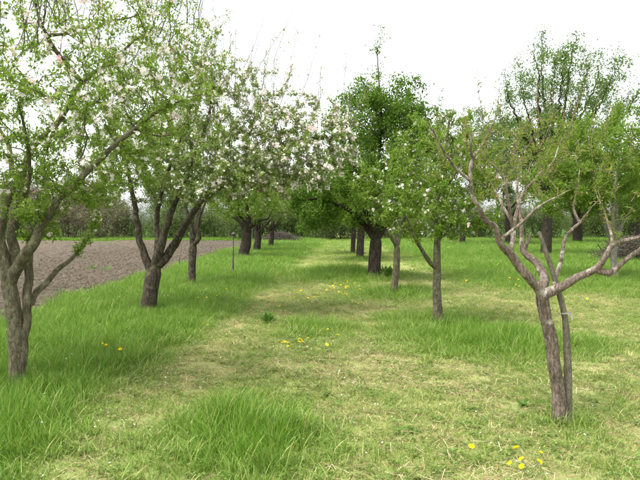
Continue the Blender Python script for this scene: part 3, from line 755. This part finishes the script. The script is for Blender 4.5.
far = [(577, 243, 9, 6.2, 2.6, 'leaf_tall', 'dark trunked tree far behind, right of the tallest tree'),
       (508, 245, 6, 9.3, 3.7, 'leaf_far', 'grey green tree far behind the peach, left of the tallest tree'),
       (462, 245, 6, 9.6, 3.7, 'leaf_far', 'pale tree far off between the slender apple and the peach'),
       (668, 248, 8, 6.0, 3.0, 'leaf_plum', 'yellow green tree far off at the right edge'),
       (636, 244, 7, 6.5, 3.0, 'leaf_tall', 'dark green tree far behind the bushy yellow green tree')]
for k, (bx, by, bpx, top, rc, lm, lab) in enumerate(far):
    b0 = G(bx, by); d = b0[1]; rg = np.random.default_rng(80 + k); r = bpx * 0.5 * d / F
    tp = np.array([b0[0], b0[1], 1.8])
    tree('orchard_tree', lab, b0, [(b0[0], b0[1], -0.06, r), (b0[0] + 0.03, b0[1], 0.6, r), (b0[0] - 0.03, b0[1], 1.2, r * 0.93), (*tp, r * 0.9), (tp[0] + 0.05, tp[1], tp[2] + 0.6, r * 0.55), (tp[0] - 0.05, tp[1] + 0.1, tp[2] + 1.5, r * 0.15)],
         auto_limbs(tp, 5, 2.4, r * 0.45, rg, (40, 65)), [((b0[0], b0[1], top * 0.56 + 0.9), (rc, rc, top * 0.36), 1)], GF, M['bark_dark'], M['twig'], M[lm], seed=80 + k,
         attr=300, step=0.28, clusters=3200, per=(4, 7), leaf=(0.11, 0.18), spread=0.13, mintwig=1.6, fork_z=tp[2], sprouts=20, sprout_len=(0.5, 1.3), tip=0.005, thr=0.014)

# --- shrubs and small trees along the far end
def shrub(label, loc, w, h, leafmat, seed, group, dens=1.0, name='hedge_shrub'):
    rg = np.random.default_rng(seed)
    root = thing(name, label, 'shrub', loc, group)
    V = []; Q = []; off = 0; tips = []
    for k in range(46):
        az = rg.random() * 6.283; t0 = rg.random() ** 0.6; ln = h * rg.uniform(0.6, 1.0)
        b_ = np.array([math.cos(az), math.sin(az), 0]) * t0 * w * 0.25
        e = np.array([math.cos(az), math.sin(az), 0]) * t0 * w * 0.55 + np.array([rg.normal() * 0.2, rg.normal() * 0.2, ln * (1 - 0.35 * t0 * t0)])
        pts = np.array([b_ * (1 - t) + e * t + np.array([0, 0, 0.15 * ln * math.sin(t * 3.1)]) + rg.normal(size=3) * 0.05 for t in np.linspace(0, 1, 7)])
        pts[0, 2] = -0.05
        v, q_, _ = tube(pts, np.linspace(0.03, 0.008, 7), 4, cap=False); V.append(v); Q.append(q_ + off); off += len(v)
        tips.append(pts[1:])
        for j in range(5):
            s_ = pts[rg.integers(2, 7)]; e2 = s_ + nrm(rg.normal(size=3) + np.array([0, 0, 0.7])) * rg.uniform(0.3, 0.8) * h * 0.3
            pp = np.array([s_, (s_ + e2) / 2 + rg.normal(size=3) * 0.03, e2])
            v, q_, _ = tube(pp, np.array([0.012, 0.009, 0.005]), 3, cap=False); V.append(v); Q.append(q_ + off); off += len(v)
            tips.append(pp)
    obj('stems', mesh('stems', np.vstack(V), [np.vstack(Q)], None, [M['twig']], smooth=True), root, kind='stuff')
    T = np.vstack(tips); n = int(2600 * dens)
    c = T[rg.integers(0, len(T), n)] + rg.normal(size=(n, 3)) * 0.16
    lowk = rg.random(n) < 0.3
    c[lowk] = np.stack([rg.normal(size=n) * w * 0.26, rg.normal(size=n) * w * 0.2, rg.uniform(0.05, h * 0.5, n)], 1)[lowk]
    c[:, 2] = np.maximum(c[:, 2], 0.08)
    l = rg.uniform(0.1, 0.19, n)
    obj('leaves', leaves_mesh('leaves', c, rg.normal(size=(n, 3)), l, l * 0.55, M[leafmat], np.clip(rg.normal(0.45, 0.22, n), 0, 1), True, rg), root, kind='stuff')
    return root

def copytree(o, loc, label, rz, sc):
    c = o.copy(); col.objects.link(c); c.location = loc; c.rotation_euler = (0, 0, rz); c.scale = sc; c['label'] = label
    for k in o.children:
        k2 = k.copy(); col.objects.link(k2); k2.parent = c
    return c

GH = 'shrubs of the hedge along the far end'
protos = [shrub('x', (0, 62, 0), 5.0, 3.9, 'leaf_far', 101, GH, 3.2), shrub('x', (0, 62, 0), 5.4, 4.4, 'leaf_brown', 102, GH, 3.0), shrub('x', (0, 62, 0), 5.0, 4.2, 'leaf_far', 103, GH, 3.6)]
used = [False] * 3
looks = ['grey green shrub', 'brown twiggy shrub', 'leafy green shrub']
spots = [(-30, 1, 'beyond the ploughed field, behind the left edge apple'), (-2, 0, 'beyond the field, between the left edge stems'), (38, 0, 'beyond the field, right of the left edge stems'),
         (72, 1, 'at the far field edge, left of the reddish stump'), (104, 1, 'around the reddish trunk across the field'), (128, 0, 'across the field, left of the four stemmed apple'),
         (160, 0, 'across the field, behind the four stemmed apple'), (190, 0, 'across the field, behind the third left apple'), (216, 0, 'left of the thin stake, at the far field end'),
         (243, 2, 'behind the stout dark trunk'), (268, 0, 'behind the end of the left row'), (296, 2, 'at the far end of the aisle, left half'),
         (322, 2, 'at the far end of the aisle, right half'), (346, 0, 'behind the end of the right row'), (384, 2, 'behind the central cherry trunk'),
         (412, 0, 'left of the slender apple trunk, far off'), (446, 2, 'right of the slender apple trunk, far off'), (478, 0, 'far behind the left peach limb'),
         (512, 2, 'far behind the middle peach limbs'), (545, 0, 'behind the tallest tree'), (580, 2, 'far behind the right peach limb'),
         (612, 0, 'far behind the pale grey trunk'), (645, 2, 'far off at the right edge'), (680, 0, 'far off beyond the right edge tree')]
for k, (bx, ty, where) in enumerate(spots):
    d = 58 + 5 * rng.random() + (0 if bx > 230 else -1); x = (bx - 320) / F * d
    loc = (x, d, float(gz(x, d))); s = rng.uniform(0.8, 1.2)
    lab = looks[ty] + ' ' + where
    if not used[ty]:
        used[ty] = True; o = protos[ty]; o.location = loc; o['label'] = lab; o.scale = (s * 1.1, s, s)
    else:
        copytree(protos[ty], loc, lab, rng.random() * 6.28, (s * 1.1, s, s * rng.uniform(0.85, 1.2)))

# taller trees behind the hedge
for k, (bx, h, lm, lab) in enumerate([(20, 7, 'leaf_brown', 'tall brownish tree beyond the field at the left edge'), (95, 6, 'leaf_brown', 'brownish bare tree beyond the field right of the near apple'),
                                      (170, 7, 'leaf_far', 'grey green tree beyond the field behind the four stemmed apple'), (300, 6.5, 'leaf_far', 'grey green tree closing the end of the aisle'),
                                      (420, 7, 'leaf_far', 'grey green tree in the distance above the slender apple')]):
    d = 66.0; x = (bx - 320) / F * d; rg = np.random.default_rng(120 + k)
    b0 = np.array([x, d, float(gz(x, d))]); tp = np.array([x, d, 1.9])
    tree('distant_tree', lab, b0, [(x, d, -0.06, 0.2), (x + 0.05, d, 0.6, 0.19), (x, d, 1.2, 0.18), (*tp, 0.18)], auto_limbs(tp, 5, 2.8, 0.11, rg, (40, 70)),
         [((x, d, h * 0.6), (2.9, 2.5, h * 0.4), 1)], 'distant trees behind the far hedge', M['bark_grey'], M['twig'], M[lm], seed=120 + k,
         attr=260, step=0.35, clusters=2600, per=(4, 6), leaf=(0.14, 0.22), spread=0.17, mintwig=1.2, sprouts=25, sprout_len=(0.6, 1.5), tip=0.008, thr=0.02)

# ------------------------------------------------------------------ stakes, posts, brush
def stake(name, label, cat, pts, mat, sides=8, rough=0.1, cap=None, group=None):
    pts = np.asarray(pts, float); base = np.array([*pts[0, :2], float(gz(*pts[0, :2]))])
    root = thing(name, label, cat, base, group)
    c = catmull(pts, 0.04)
    v, q_, t_ = tube(c[:, :3] - base, c[:, 3], sides, rough, 3.3)
    obj('pole', mesh('pole', v, [q_, t_], None, [mat], smooth=True), root)
    return root

d = ROW_R[0][1] + 0.03
b0 = G(567.5, 421.5)
st = stake('support_stake', 'weathered grey crooked stake leaning against the nearest peach trunk', 'stake',
           [(b0[0], b0[1], -0.05, 0.038)] + px([(567.5, 416, 0, 10), (568, 380, 0.0, 9), (567, 345, 0.02, 8.5), (565, 318, 0.03, 8), (561, 300, 0.04, 8), (556, 282, 0.05, 8), (548, 258, 0.06, 8), (543, 243, 0.07, 7.5), (539, 232, 0.08, 7)], d), M['wood_grey'], 10)
tpt = P(566, 313, d + 0.03) - np.array(st.location)
a = np.linspace(0, 2 * math.pi, 15)[:-1]
ringp = np.stack([np.cos(a) * 0.037, np.sin(a) * 0.037, 0.004 * np.sin(3 * a)], 1) + tpt
v = np.vstack([ringp + (0, 0, -0.006), ringp + (0, 0, 0.006), tpt + np.array([[0.02, -0.05, -0.01], [0.028, -0.052, 0.004], [0.034, -0.058, -0.05], [0.026, -0.056, -0.055]])])
n = 14
q_ = [(i, (i + 1) % n, n + (i + 1) % n, n + i) for i in range(n)] + [(28, 29, 30, 31)]
obj('tie', mesh('tie', v, [np.array(q_)], None, [M['post_pale']]), st)

b0 = G(233, 275.5); d = b0[1]
st = stake('stake', 'thin dark upright stake with a small knob, left of the stout dark trunk', 'stake',
           [(b0[0], b0[1], -0.1, 0.04)] + px([(233, 272, 0, 2.8), (233, 262, 0, 2.4), (233.3, 250, 0, 1.9), (233.6, 234, 0, 1.7)], d), M['post_dark'], 8)
k0 = P(233.6, 234, d) - np.array(st.location)
v, q_, t_ = tube(np.array([k0 + (0, 0, z) for z in (-0.05, -0.03, 0.0, 0.03, 0.05)]), np.array([0.02, 0.055, 0.065, 0.05, 0.02]), 10)
obj('knob', mesh('knob', v, [q_, t_], None, [M['post_dark']], smooth=True), st)
b0 = G(179, 267); d = b0[1]
stake('stake', 'short thin stick standing at the edge of the ploughed field', 'stake', [(b0[0], b0[1], -0.1, 0.03)] + px([(179, 266, 0, 1.6), (179.5, 260, 0, 1.5), (180, 254, 0, 1.2)], d), M['post_dark'], 6)
b0 = np.array([(251 - 320) / F * 48, 48, 0])
stake('post', 'pale post between the stout trunk and the thin trunk, far off', 'post', [(b0[0], b0[1], -0.1, 0.09), (b0[0], b0[1], 0.5, 0.09), (b0[0] + 0.02, b0[1], 1.0, 0.085), (b0[0] + 0.02, b0[1], 1.35, 0.08)], M['post_pale'], 4, 0.02)

def brush(label, loc, w, h, dd, n, seed):
    rg = np.random.default_rng(seed)
    root = thing('brush_pile', label, 'brush pile', loc, 'heaps of pruned branches')
    V = []; Q = []; off = 0
    for k in range(n):
        c = np.array([rg.normal() * w * 0.25, rg.normal() * dd * 0.25, 0]); c[2] = h * max(0.06, (1 - (abs(c[0]) / (w * 0.6)) ** 1.5)) * rg.random() + 0.03
        az = rg.normal() * 0.5 + (0 if rg.random() < 0.7 else 1.5); ln = rg.uniform(0.4, 1.0) * w * 0.35
        dr = np.array([math.cos(az), math.sin(az), rg.normal() * 0.2])
        pts = np.array([c + dr * ln * t + rg.normal(size=3) * 0.05 for t in np.linspace(-0.5, 0.5, 5)]); pts[:, 2] = np.maximum(pts[:, 2], 0.02)
        v, q_, _ = tube(pts, np.linspace(1, 0.5, 5) * rg.uniform(0.005, 0.018), 4, cap=False); V.append(v); Q.append(q_ + off); off += len(v)
    obj('branches', mesh('branches', np.vstack(V), [np.vstack(Q)], None, [M['brush']], smooth=True), root, kind='stuff')
brush('dark heap of pruned branches in the meadow at the right edge', (12.5, 25.5, float(gz(12.5, 25.5))), 2.8, 1.0, 1.6, 700, 5)
brush('low dark heap of branches at the far end of the left row', (-3.2, 52.0, float(gz(-3.2, 52))), 3.4, 0.8, 1.4, 500, 6)

# ------------------------------------------------------------------ grass
def blades(n, h0, h1, w, lean, rad, seed, segs=3):
    rg = np.random.default_rng(seed); V = []; F4 = []; F3 = []; T = []; o = 0
    for k in range(n):
        az = rg.random() * 6.283; r = rad * math.sqrt(rg.random()); h = rg.uniform(h0, h1); ww = w * rg.uniform(0.5, 1.5)
        b_ = np.array([math.cos(az) * r, math.sin(az) * r, -0.01]); a2 = az + rg.normal() * 0.8
        dr = np.array([math.cos(a2), math.sin(a2), 0]); sd_ = np.array([-dr[1], dr[0], 0]); a3 = rg.random() * 3.14
        sd_ = sd_ * math.cos(a3) + dr * math.sin(a3)
        ln = lean * rg.uniform(0.2, 1.3)
        for s in range(segs + 1):
            t = s / segs
            c = b_ + dr * h * ln * t * t + np.array([0, 0, h * (t - 0.35 * ln * t * t)])
            if s < segs:
                wt = ww * (1 - 0.65 * t); V += [c - sd_ * wt / 2, c + sd_ * wt / 2]
            else: V.append(c)
        for s in range(segs - 1): F4.append((o + 2 * s, o + 2 * s + 1, o + 2 * s + 3, o + 2 * s + 2))
        F3.append((o + 2 * segs - 2, o + 2 * segs - 1, o + 2 * segs))
        T += [np.clip(rg.normal(0.5, 0.25), 0, 1)] * (2 * segs + 1); o += 2 * segs + 1
    return mesh('tuft', V, [np.array(F4).reshape(-1, 4), np.array(F3)], {'tint': T}, [M['grass']])

def clover_tuft(n, seed):
    rg = np.random.default_rng(seed); V = []; F3 = []; T = []; o = 0
    for k in range(n):
        c = np.array([rg.normal() * 0.05, rg.normal() * 0.05, rg.uniform(0.01, 0.05)]); ti = rg.random(); a0 = rg.random() * 6.28
        for j in range(rg.integers(3, 6)):
            a_ = a0 + j * 2.094; s = rg.uniform(0.012, 0.022)
            d_ = np.array([math.cos(a_), math.sin(a_), rg.normal() * 0.25]); e_ = np.array([-d_[1], d_[0], rg.normal() * 0.2])
            V += [c, c + d_ * s * 0.7 + e_ * s * 0.5, c + d_ * s * 1.15, c + d_ * s * 0.7 - e_ * s * 0.5]; F3 += [(o, o + 1, o + 2), (o, o + 2, o + 3)]; o += 4; T += [ti] * 4
    return mesh('clover', V, [np.array(F3)], {'tint': T}, [M['clover']])

def rosette(n, ln, seed):
    rg = np.random.default_rng(seed); V = []; F3 = []; T = []; o = 0; ti = rg.random()
    for k in range(n):
        a_ = k * 2.4 + rg.normal() * 0.3; l = ln * rg.uniform(0.5, 1.1); d_ = np.array([math.cos(a_), math.sin(a_), 0]); e_ = np.array([-d_[1], d_[0], 0]); h = rg.uniform(0.1, 0.6)
        V += [d_ * 0.004, d_ * l * 0.55 + e_ * l * 0.13 + (0, 0, l * h), d_ * l + (0, 0, l * h * 0.8), d_ * l * 0.55 - e_ * l * 0.13 + (0, 0, l * h), d_ * l * 0.55 + (0, 0, l * h * 0.8)]
        F3 += [(o, o + 1, o + 4), (o + 1, o + 2, o + 4), (o, o + 4, o + 3), (o + 4, o + 2, o + 3)]; o += 5; T += [np.clip(ti + rg.normal() * 0.1, 0, 1)] * 5
    return mesh('rosette', V, [np.array(F3)], {'tint': T}, [M['clover']])

def thatch(n, seed):
    rg = np.random.default_rng(seed); V = []; F4 = []; T = []; o = 0
    for k in range(n):
        c = np.array([rg.normal() * 0.06, rg.normal() * 0.06, rg.uniform(0.006, 0.035)]); a_ = rg.random() * 6.283; l = rg.uniform(0.03, 0.11); w = rg.uniform(0.0015, 0.004)
        d_ = np.array([math.cos(a_), math.sin(a_), rg.normal() * 0.2]) * l / 2; e_ = np.array([-math.sin(a_), math.cos(a_), rg.normal() * 0.3]) * w / 2
        V += [c - d_ - e_, c - d_ + e_, c + d_ + e_, c + d_ - e_]; F4.append((o, o + 1, o + 2, o + 3)); o += 4; T += [rg.uniform(0.7, 1)] * 4
    return mesh('thatch', V, [np.array(F4)], {'tint': T}, [M['thatch']])

def scatter(name, label, cat, pts, rot, scl, dry, protos, kind='stuff'):
    """one object: points that carry copies of the small tuft meshes (geometry nodes)"""
    me = bpy.data.meshes.new(name)
    me.vertices.add(len(pts)); me.vertices.foreach_set('co', np.asarray(pts, np.float32).ravel())
    for k, v, ty in (('rot', rot, 'FLOAT_VECTOR'), ('scl', scl, 'FLOAT_VECTOR'), ('dry', dry, 'FLOAT'), ('pick', rng.integers(0, len(protos), len(pts)), 'INT')):
        a_ = me.attributes.new(k, ty, 'POINT')
        a_.data.foreach_set('vector' if ty == 'FLOAT_VECTOR' else 'value', np.ascontiguousarray(v, np.int32 if ty == 'INT' else np.float32).ravel())
    o = obj(name, me, kind=kind); tag(o, label, cat)
    ng = bpy.data.node_groups.new(name, 'GeometryNodeTree')
    ng.interface.new_socket('Geometry', in_out='INPUT', socket_type='NodeSocketGeometry')
    ng.interface.new_socket('Geometry', in_out='OUTPUT', socket_type='NodeSocketGeometry')
    N = ng.nodes; Lk = ng.links
    gi = N.new('NodeGroupInput'); go = N.new('NodeGroupOutput')
    jn = N.new('GeometryNodeJoinGeometry')
    for pm in protos:
        po = bpy.data.objects.new(pm.name, pm)
        oi = N.new('GeometryNodeObjectInfo'); oi.inputs['Object'].default_value = po; oi.inputs['As Instance'].default_value = True
        Lk.new(oi.outputs['Geometry'], jn.inputs[0])
    ip = N.new('GeometryNodeInstanceOnPoints')
    def named(n_, ty):
        a_ = N.new('GeometryNodeInputNamedAttribute'); a_.data_type = ty; a_.inputs['Name'].default_value = n_
        return a_.outputs['Attribute']
    Lk.new(gi.outputs[0], ip.inputs['Points']); Lk.new(jn.outputs[0], ip.inputs['Instance'])
    ip.inputs['Pick Instance'].default_value = True
    Lk.new(named('pick', 'INT'), ip.inputs['Instance Index'])
    e2r = N.new('FunctionNodeEulerToRotation'); Lk.new(named('rot', 'FLOAT_VECTOR'), e2r.inputs[0]); Lk.new(e2r.outputs[0], ip.inputs['Rotation'])
    Lk.new(named('scl', 'FLOAT_VECTOR'), ip.inputs['Scale'])
    Lk.new(ip.outputs[0], go.inputs[0])
    md = o.modifiers.new('scatter', 'NODES'); md.node_group = ng
    return o

def area_pts(y0, y1, dens):
    w = lambda y: 0.53 * y + 2.6
    A_ = (w(y0) + w(y1)) * (y1 - y0)
    n = int(A_ * dens)
    y = rng.uniform(y0, y1, int(n * 1.3)); x = rng.uniform(-1, 1, len(y)) * w(y1)
    k = np.abs(x) < w(y)
    return x[k], y[k]

TG = time.time()
tallp, shortp, clovp, thap, rosp = [], [], [], [], []
bands = [(1.5, 7, 430), (7, 12, 330), (12, 20, 190), (20, 34, 75), (34, 64, 24)]
for bi, (y0, y1, dens) in enumerate(bands):
    x, y = area_pts(y0, y1, dens)
    edge = 0.12 * np.sin(y * 1.3) + 0.1 * np.sin(y * 3.1 + 1)
    k = (x > FIELD_X + edge - 0.05 + rng.normal(0, 0.16, len(x))) | (y > 55); x, y = x[k], y[k]
    bare = vnoise(x, y, 1.3, 21) + 0.6 * vnoise(x, y, 3.7, 22)
    k = ~((bare > 0.36) & (lush(x, y) < 0.35) & (rng.random(len(x)) < 0.75)); x, y = x[k], y[k]
    L = lush(x, y); g = (0.9, 0.95, 1.15, 1.6, 2.4)[bi]
    z = gz(x, y)
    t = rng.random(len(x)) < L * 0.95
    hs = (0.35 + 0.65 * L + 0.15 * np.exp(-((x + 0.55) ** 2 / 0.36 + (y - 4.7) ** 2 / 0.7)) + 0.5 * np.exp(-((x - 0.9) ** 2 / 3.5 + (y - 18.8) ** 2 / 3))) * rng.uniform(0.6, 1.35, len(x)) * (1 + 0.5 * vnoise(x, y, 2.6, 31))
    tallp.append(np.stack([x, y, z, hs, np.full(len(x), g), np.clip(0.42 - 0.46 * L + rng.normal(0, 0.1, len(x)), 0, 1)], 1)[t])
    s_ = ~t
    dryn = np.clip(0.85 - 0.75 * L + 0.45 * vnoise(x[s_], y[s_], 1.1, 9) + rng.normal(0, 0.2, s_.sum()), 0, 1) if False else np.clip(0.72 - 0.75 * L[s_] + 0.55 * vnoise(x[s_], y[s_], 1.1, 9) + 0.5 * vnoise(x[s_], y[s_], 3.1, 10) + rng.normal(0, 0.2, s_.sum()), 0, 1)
    shortp.append(np.stack([x[s_], y[s_], z[s_], rng.uniform(0.7, 1.4, s_.sum()) * (1 + 0.5 * L[s_]), np.full(s_.sum(), g), dryn], 1))
    if bi < 3:
        c_ = (~t) & (rng.random(len(x)) < 0.16); 
        clovp.append(np.stack([x[c_], y[c_], z[c_], rng.uniform(0.7, 1.4, c_.sum()), np.full(c_.sum(), g), rng.random(c_.sum())], 1))

    if bi < 3:
        bare = vnoise(x, y, 1.3, 21) + 0.6 * vnoise(x, y, 3.7, 22)
        f_ = np.clip(0.3 + 0.9 * bare, 0.06, 1)
        c_ = (~t) & (rng.random(len(x)) < f_)
        thap.append(np.stack([x[c_] + 0.03, y[c_], z[c_], np.ones(c_.sum()), np.full(c_.sum(), g), np.ones(c_.sum())], 1))
        c_ = (~t) & (rng.random(len(x)) < 0.05)
        rosp.append(np.stack([x[c_], y[c_] + 0.02, z[c_], rng.uniform(0.6, 1.3, c_.sum()), np.full(c_.sum(), g), rng.random(c_.sum()) * 0.5], 1))

def put(name, label, A_, protos):
    A_ = np.vstack(A_); n = len(A_)
    rot = np.stack([rng.normal(0, 0.08, n), rng.normal(0, 0.08, n), rng.random(n) * 6.283], 1)
    wd = A_[:, 4] * rng.uniform(0.85, 1.15, n)
    scl = np.stack([wd, wd, A_[:, 3] * (1 + 0.12 * (A_[:, 4] - 1))], 1)
    scatter(name, label, 'grass', A_[:, :3], rot, scl, A_[:, 5], protos)
    return n
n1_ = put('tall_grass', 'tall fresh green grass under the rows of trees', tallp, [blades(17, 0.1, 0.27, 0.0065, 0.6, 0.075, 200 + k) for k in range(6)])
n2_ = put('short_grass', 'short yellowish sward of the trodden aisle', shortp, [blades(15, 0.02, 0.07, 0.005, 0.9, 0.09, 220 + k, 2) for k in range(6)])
n3_ = put('ground_weeds', 'low clover and weeds in the thin sward', clovp, [clover_tuft(9, 240 + k) for k in range(5)])
put('dry_thatch', 'dead straw lying in the thin sward', thap, [thatch(11, 260 + k) for k in range(5)])
put('leaf_rosettes', 'low leafy weed rosettes dotted over the aisle', rosp, [rosette(9, 0.08, 280 + k) for k in range(5)])

# ------------------------------------------------------------------ dandelions and weeds
rg = np.random.default_rng(9)
V = []; F3 = []; T = []; o = 0
for ring, (n, rr, zz) in enumerate([(16, 0.024, 0.002), (12, 0.018, 0.008), (8, 0.01, 0.012)]):
    for k in range(n):
        a_ = k * 6.283 / n + ring * 0.2; d_ = np.array([math.cos(a_), math.sin(a_), 0]); e_ = np.array([-d_[1], d_[0], 0]); c = np.array([0, 0, 0.0])
        V += [c + d_ * 0.002, c + d_ * rr * 0.7 + e_ * rr * 0.17 + (0, 0, zz), c + d_ * rr + (0, 0, zz * 0.8), c + d_ * rr * 0.7 - e_ * rr * 0.17 + (0, 0, zz)]
        F3 += [(o, o + 1, o + 2), (o, o + 2, o + 3)]; o += 4; T += [rg.random()] * 4
nf = len(F3)
sv, sq, _ = tube(np.array([(0.01, 0, -0.16), (0.004, 0, -0.08), (0, 0, -0.004)]), np.array([0.0022, 0.002, 0.0025]), 4, cap=False)
tris = np.vstack([np.array(F3), np.vstack([sq[:, :3], sq[:, [0, 2, 3]]]) + o])
dmesh = mesh('dandelion', np.vstack([np.array(V), sv]) + (0, 0, 0.15), [tris], {'tint': T + [0.5] * len(sv)}, [M['dandelion'], M['stem']], [0] * nf + [1] * (len(tris) - nf))
clumps = [('yellow dandelion', 'in the clump mid aisle', [(281, 351), (286, 349), (291, 352), (296, 350), (303, 350), (289, 355), (299, 354), (283, 355), (306, 347), (293, 346)]),
          ('yellow dandelion', 'in the dense patch before the central cherry', [(330, 289), (334, 290), (338, 291), (342, 289), (346, 291), (350, 288), (353, 290), (344, 294), (337, 294), (348, 295), (328, 293), (355, 294), (332, 287), (340, 287), (351, 285), (347, 286), (336, 286), (358, 290)]),
          ('yellow dandelion', 'in the loose patch left of the dense one', [(297, 297), (302, 296), (307, 298), (312, 300), (300, 300), (305, 294), (318, 299)]),
          ('yellow dandelion', 'in the sparse group by the third left apple', [(204, 304), (209, 306), (214, 305), (211, 309), (222, 301), (206, 333)]),
          ('yellow dandelion', 'of three in tall grass right of the near left apple', [(108, 371), (121, 370), (98, 366)]),
          ('bright yellow dandelion', 'in the clump at the bottom edge', [(524, 475), (528, 473), (533, 476), (530, 479), (522, 479), (537, 479)]),
          ('single yellow dandelion', 'left of the bottom edge clump', [(466, 460)]),
          ('yellow dandelion', 'of those strewn in the meadow behind the peach', [(506, 284), (518, 283), (511, 287), (540, 283), (488, 288), (521, 290), (470, 283), (585, 300)]),
          ('yellow dandelion', 'of those strewn along the aisle', [(330, 336), (336, 341), (322, 349), (360, 306), (285, 306)])]
ORD = ['leftmost', 'second from left', 'third from left', 'fourth from left', 'fifth from left', 'sixth from left', 'seventh from left', 'eighth from left', 'ninth from left', 'tenth from left',
       'eleventh from left', 'twelfth from left', 'thirteenth from left', 'fourteenth from left', 'fifteenth from left', 'sixteenth from left', 'seventeenth from left', 'rightmost']
for what, where, ps in clumps:
    for k, (a_, b_) in enumerate(sorted(ps)):
        p = G(a_, b_ + 4)
        o_ = ORD[k] if k < len(ps) - 1 else 'rightmost'
        ob = tag(obj('dandelion', dmesh, None, p), f'{what}, {o_} {where}' if len(ps) > 1 else f'{what} {where}', 'dandelion', 'dandelions in the grass')
        s = rg.uniform(0.75, 1.1) * (1.0 if p[1] < 12 else 1.25)
        ob.scale = (s, s, s * rg.uniform(0.85, 1.15) * (1 + 0.9 * float(lush([p[0]], [p[1]])[0]))); ob.rotation_euler = (rg.normal() * 0.3 + 0.25, rg.normal() * 0.3, rg.random() * 6.28)

n = 900
x, y = rng.uniform(-4.5, 3.5, n), rng.uniform(3, 18, n); a_ = rng.random(n) * 6.283
c = np.stack([x, y, gz(x, y) + rng.uniform(0.02, 0.07, n) + 0.1 * (x < -2)], 1)
u = np.stack([np.cos(a_), np.sin(a_), rng.normal(0, 0.3, n)], 1) * 0.009; v = np.stack([-np.sin(a_), np.cos(a_), rng.normal(0, 0.3, n)], 1) * 0.006
V = np.stack([c - u, c + v, c + u, c - v], 1).reshape(-1, 3)
tag(obj('fallen_petals', mesh('fallen_petals', V, [np.arange(4 * n).reshape(-1, 4)], {'tint': np.repeat(rng.uniform(0.4, 1, n), 4)}, [M['petal']]), kind='stuff'), 'white petals fallen on the grass of the aisle', 'petals')

def weed(label, p, n, ln, seed, group='broad leaved weeds', upright=0.6):
    rg = np.random.default_rng(seed)
    root = thing('weed_plant', label, 'weed', p, group)
    for k in range(n):
        az = k * 2.4 + rg.normal() * 0.3; el = R(rg.uniform(25, 75)) * upright + 0.15; l = ln * rg.uniform(0.65, 1.1)
        d_ = np.array([math.cos(az), math.sin(az), 0]); e_ = np.array([-d_[1], d_[0], 0]); V = []
        prof = [(0, 0.012), (0.2, 0.04), (0.4, 0.1), (0.6, 0.125), (0.8, 0.085), (1, 0.004)]
        for t, w in prof:
            c = d_ * l * t * math.cos(el) + np.array([0, 0, l * (t * math.sin(el) - 0.45 * t * t * math.cos(el) * 0.6)])
            V += [c - e_ * l * w + (0, 0, l * w * 0.4), c, c + e_ * l * w + (0, 0, l * w * 0.4)]
        V = np.array(V); V[:, 2] = np.maximum(V[:, 2], 0.005)
        q_ = [(3 * i + j, 3 * i + j + 1, 3 * i + j + 4, 3 * i + j + 3) for i in range(5) for j in range(2)]
        obj('leaf', mesh('leaf', V, [np.array(q_)], {'tint': np.full(len(V), rg.random())}, [M['weed_leaf']], smooth=True), root)
weed('dark leafy weed standing alone in the aisle, left of the yellow clump', G(268, 325), 18, 0.27, 1, upright=0.8)
weed('big leafy weed clump right at the foot of the central cherry', G(386, 279), 26, 0.5, 2, upright=0.85)
weed('broad leaved weed just left of the peach foot', G(524, 402), 15, 0.12, 3)
weed('flat grey green weed on the bottom right of the aisle', G(405, 434), 14, 0.13, 4, upright=0.3)
weed('small green weed in the ploughed field beside the diagonal limb', G(92, 271), 10, 0.3, 5)
weed('small green weed in the ploughed field, right one of the pair', G(107, 272), 9, 0.28, 6)
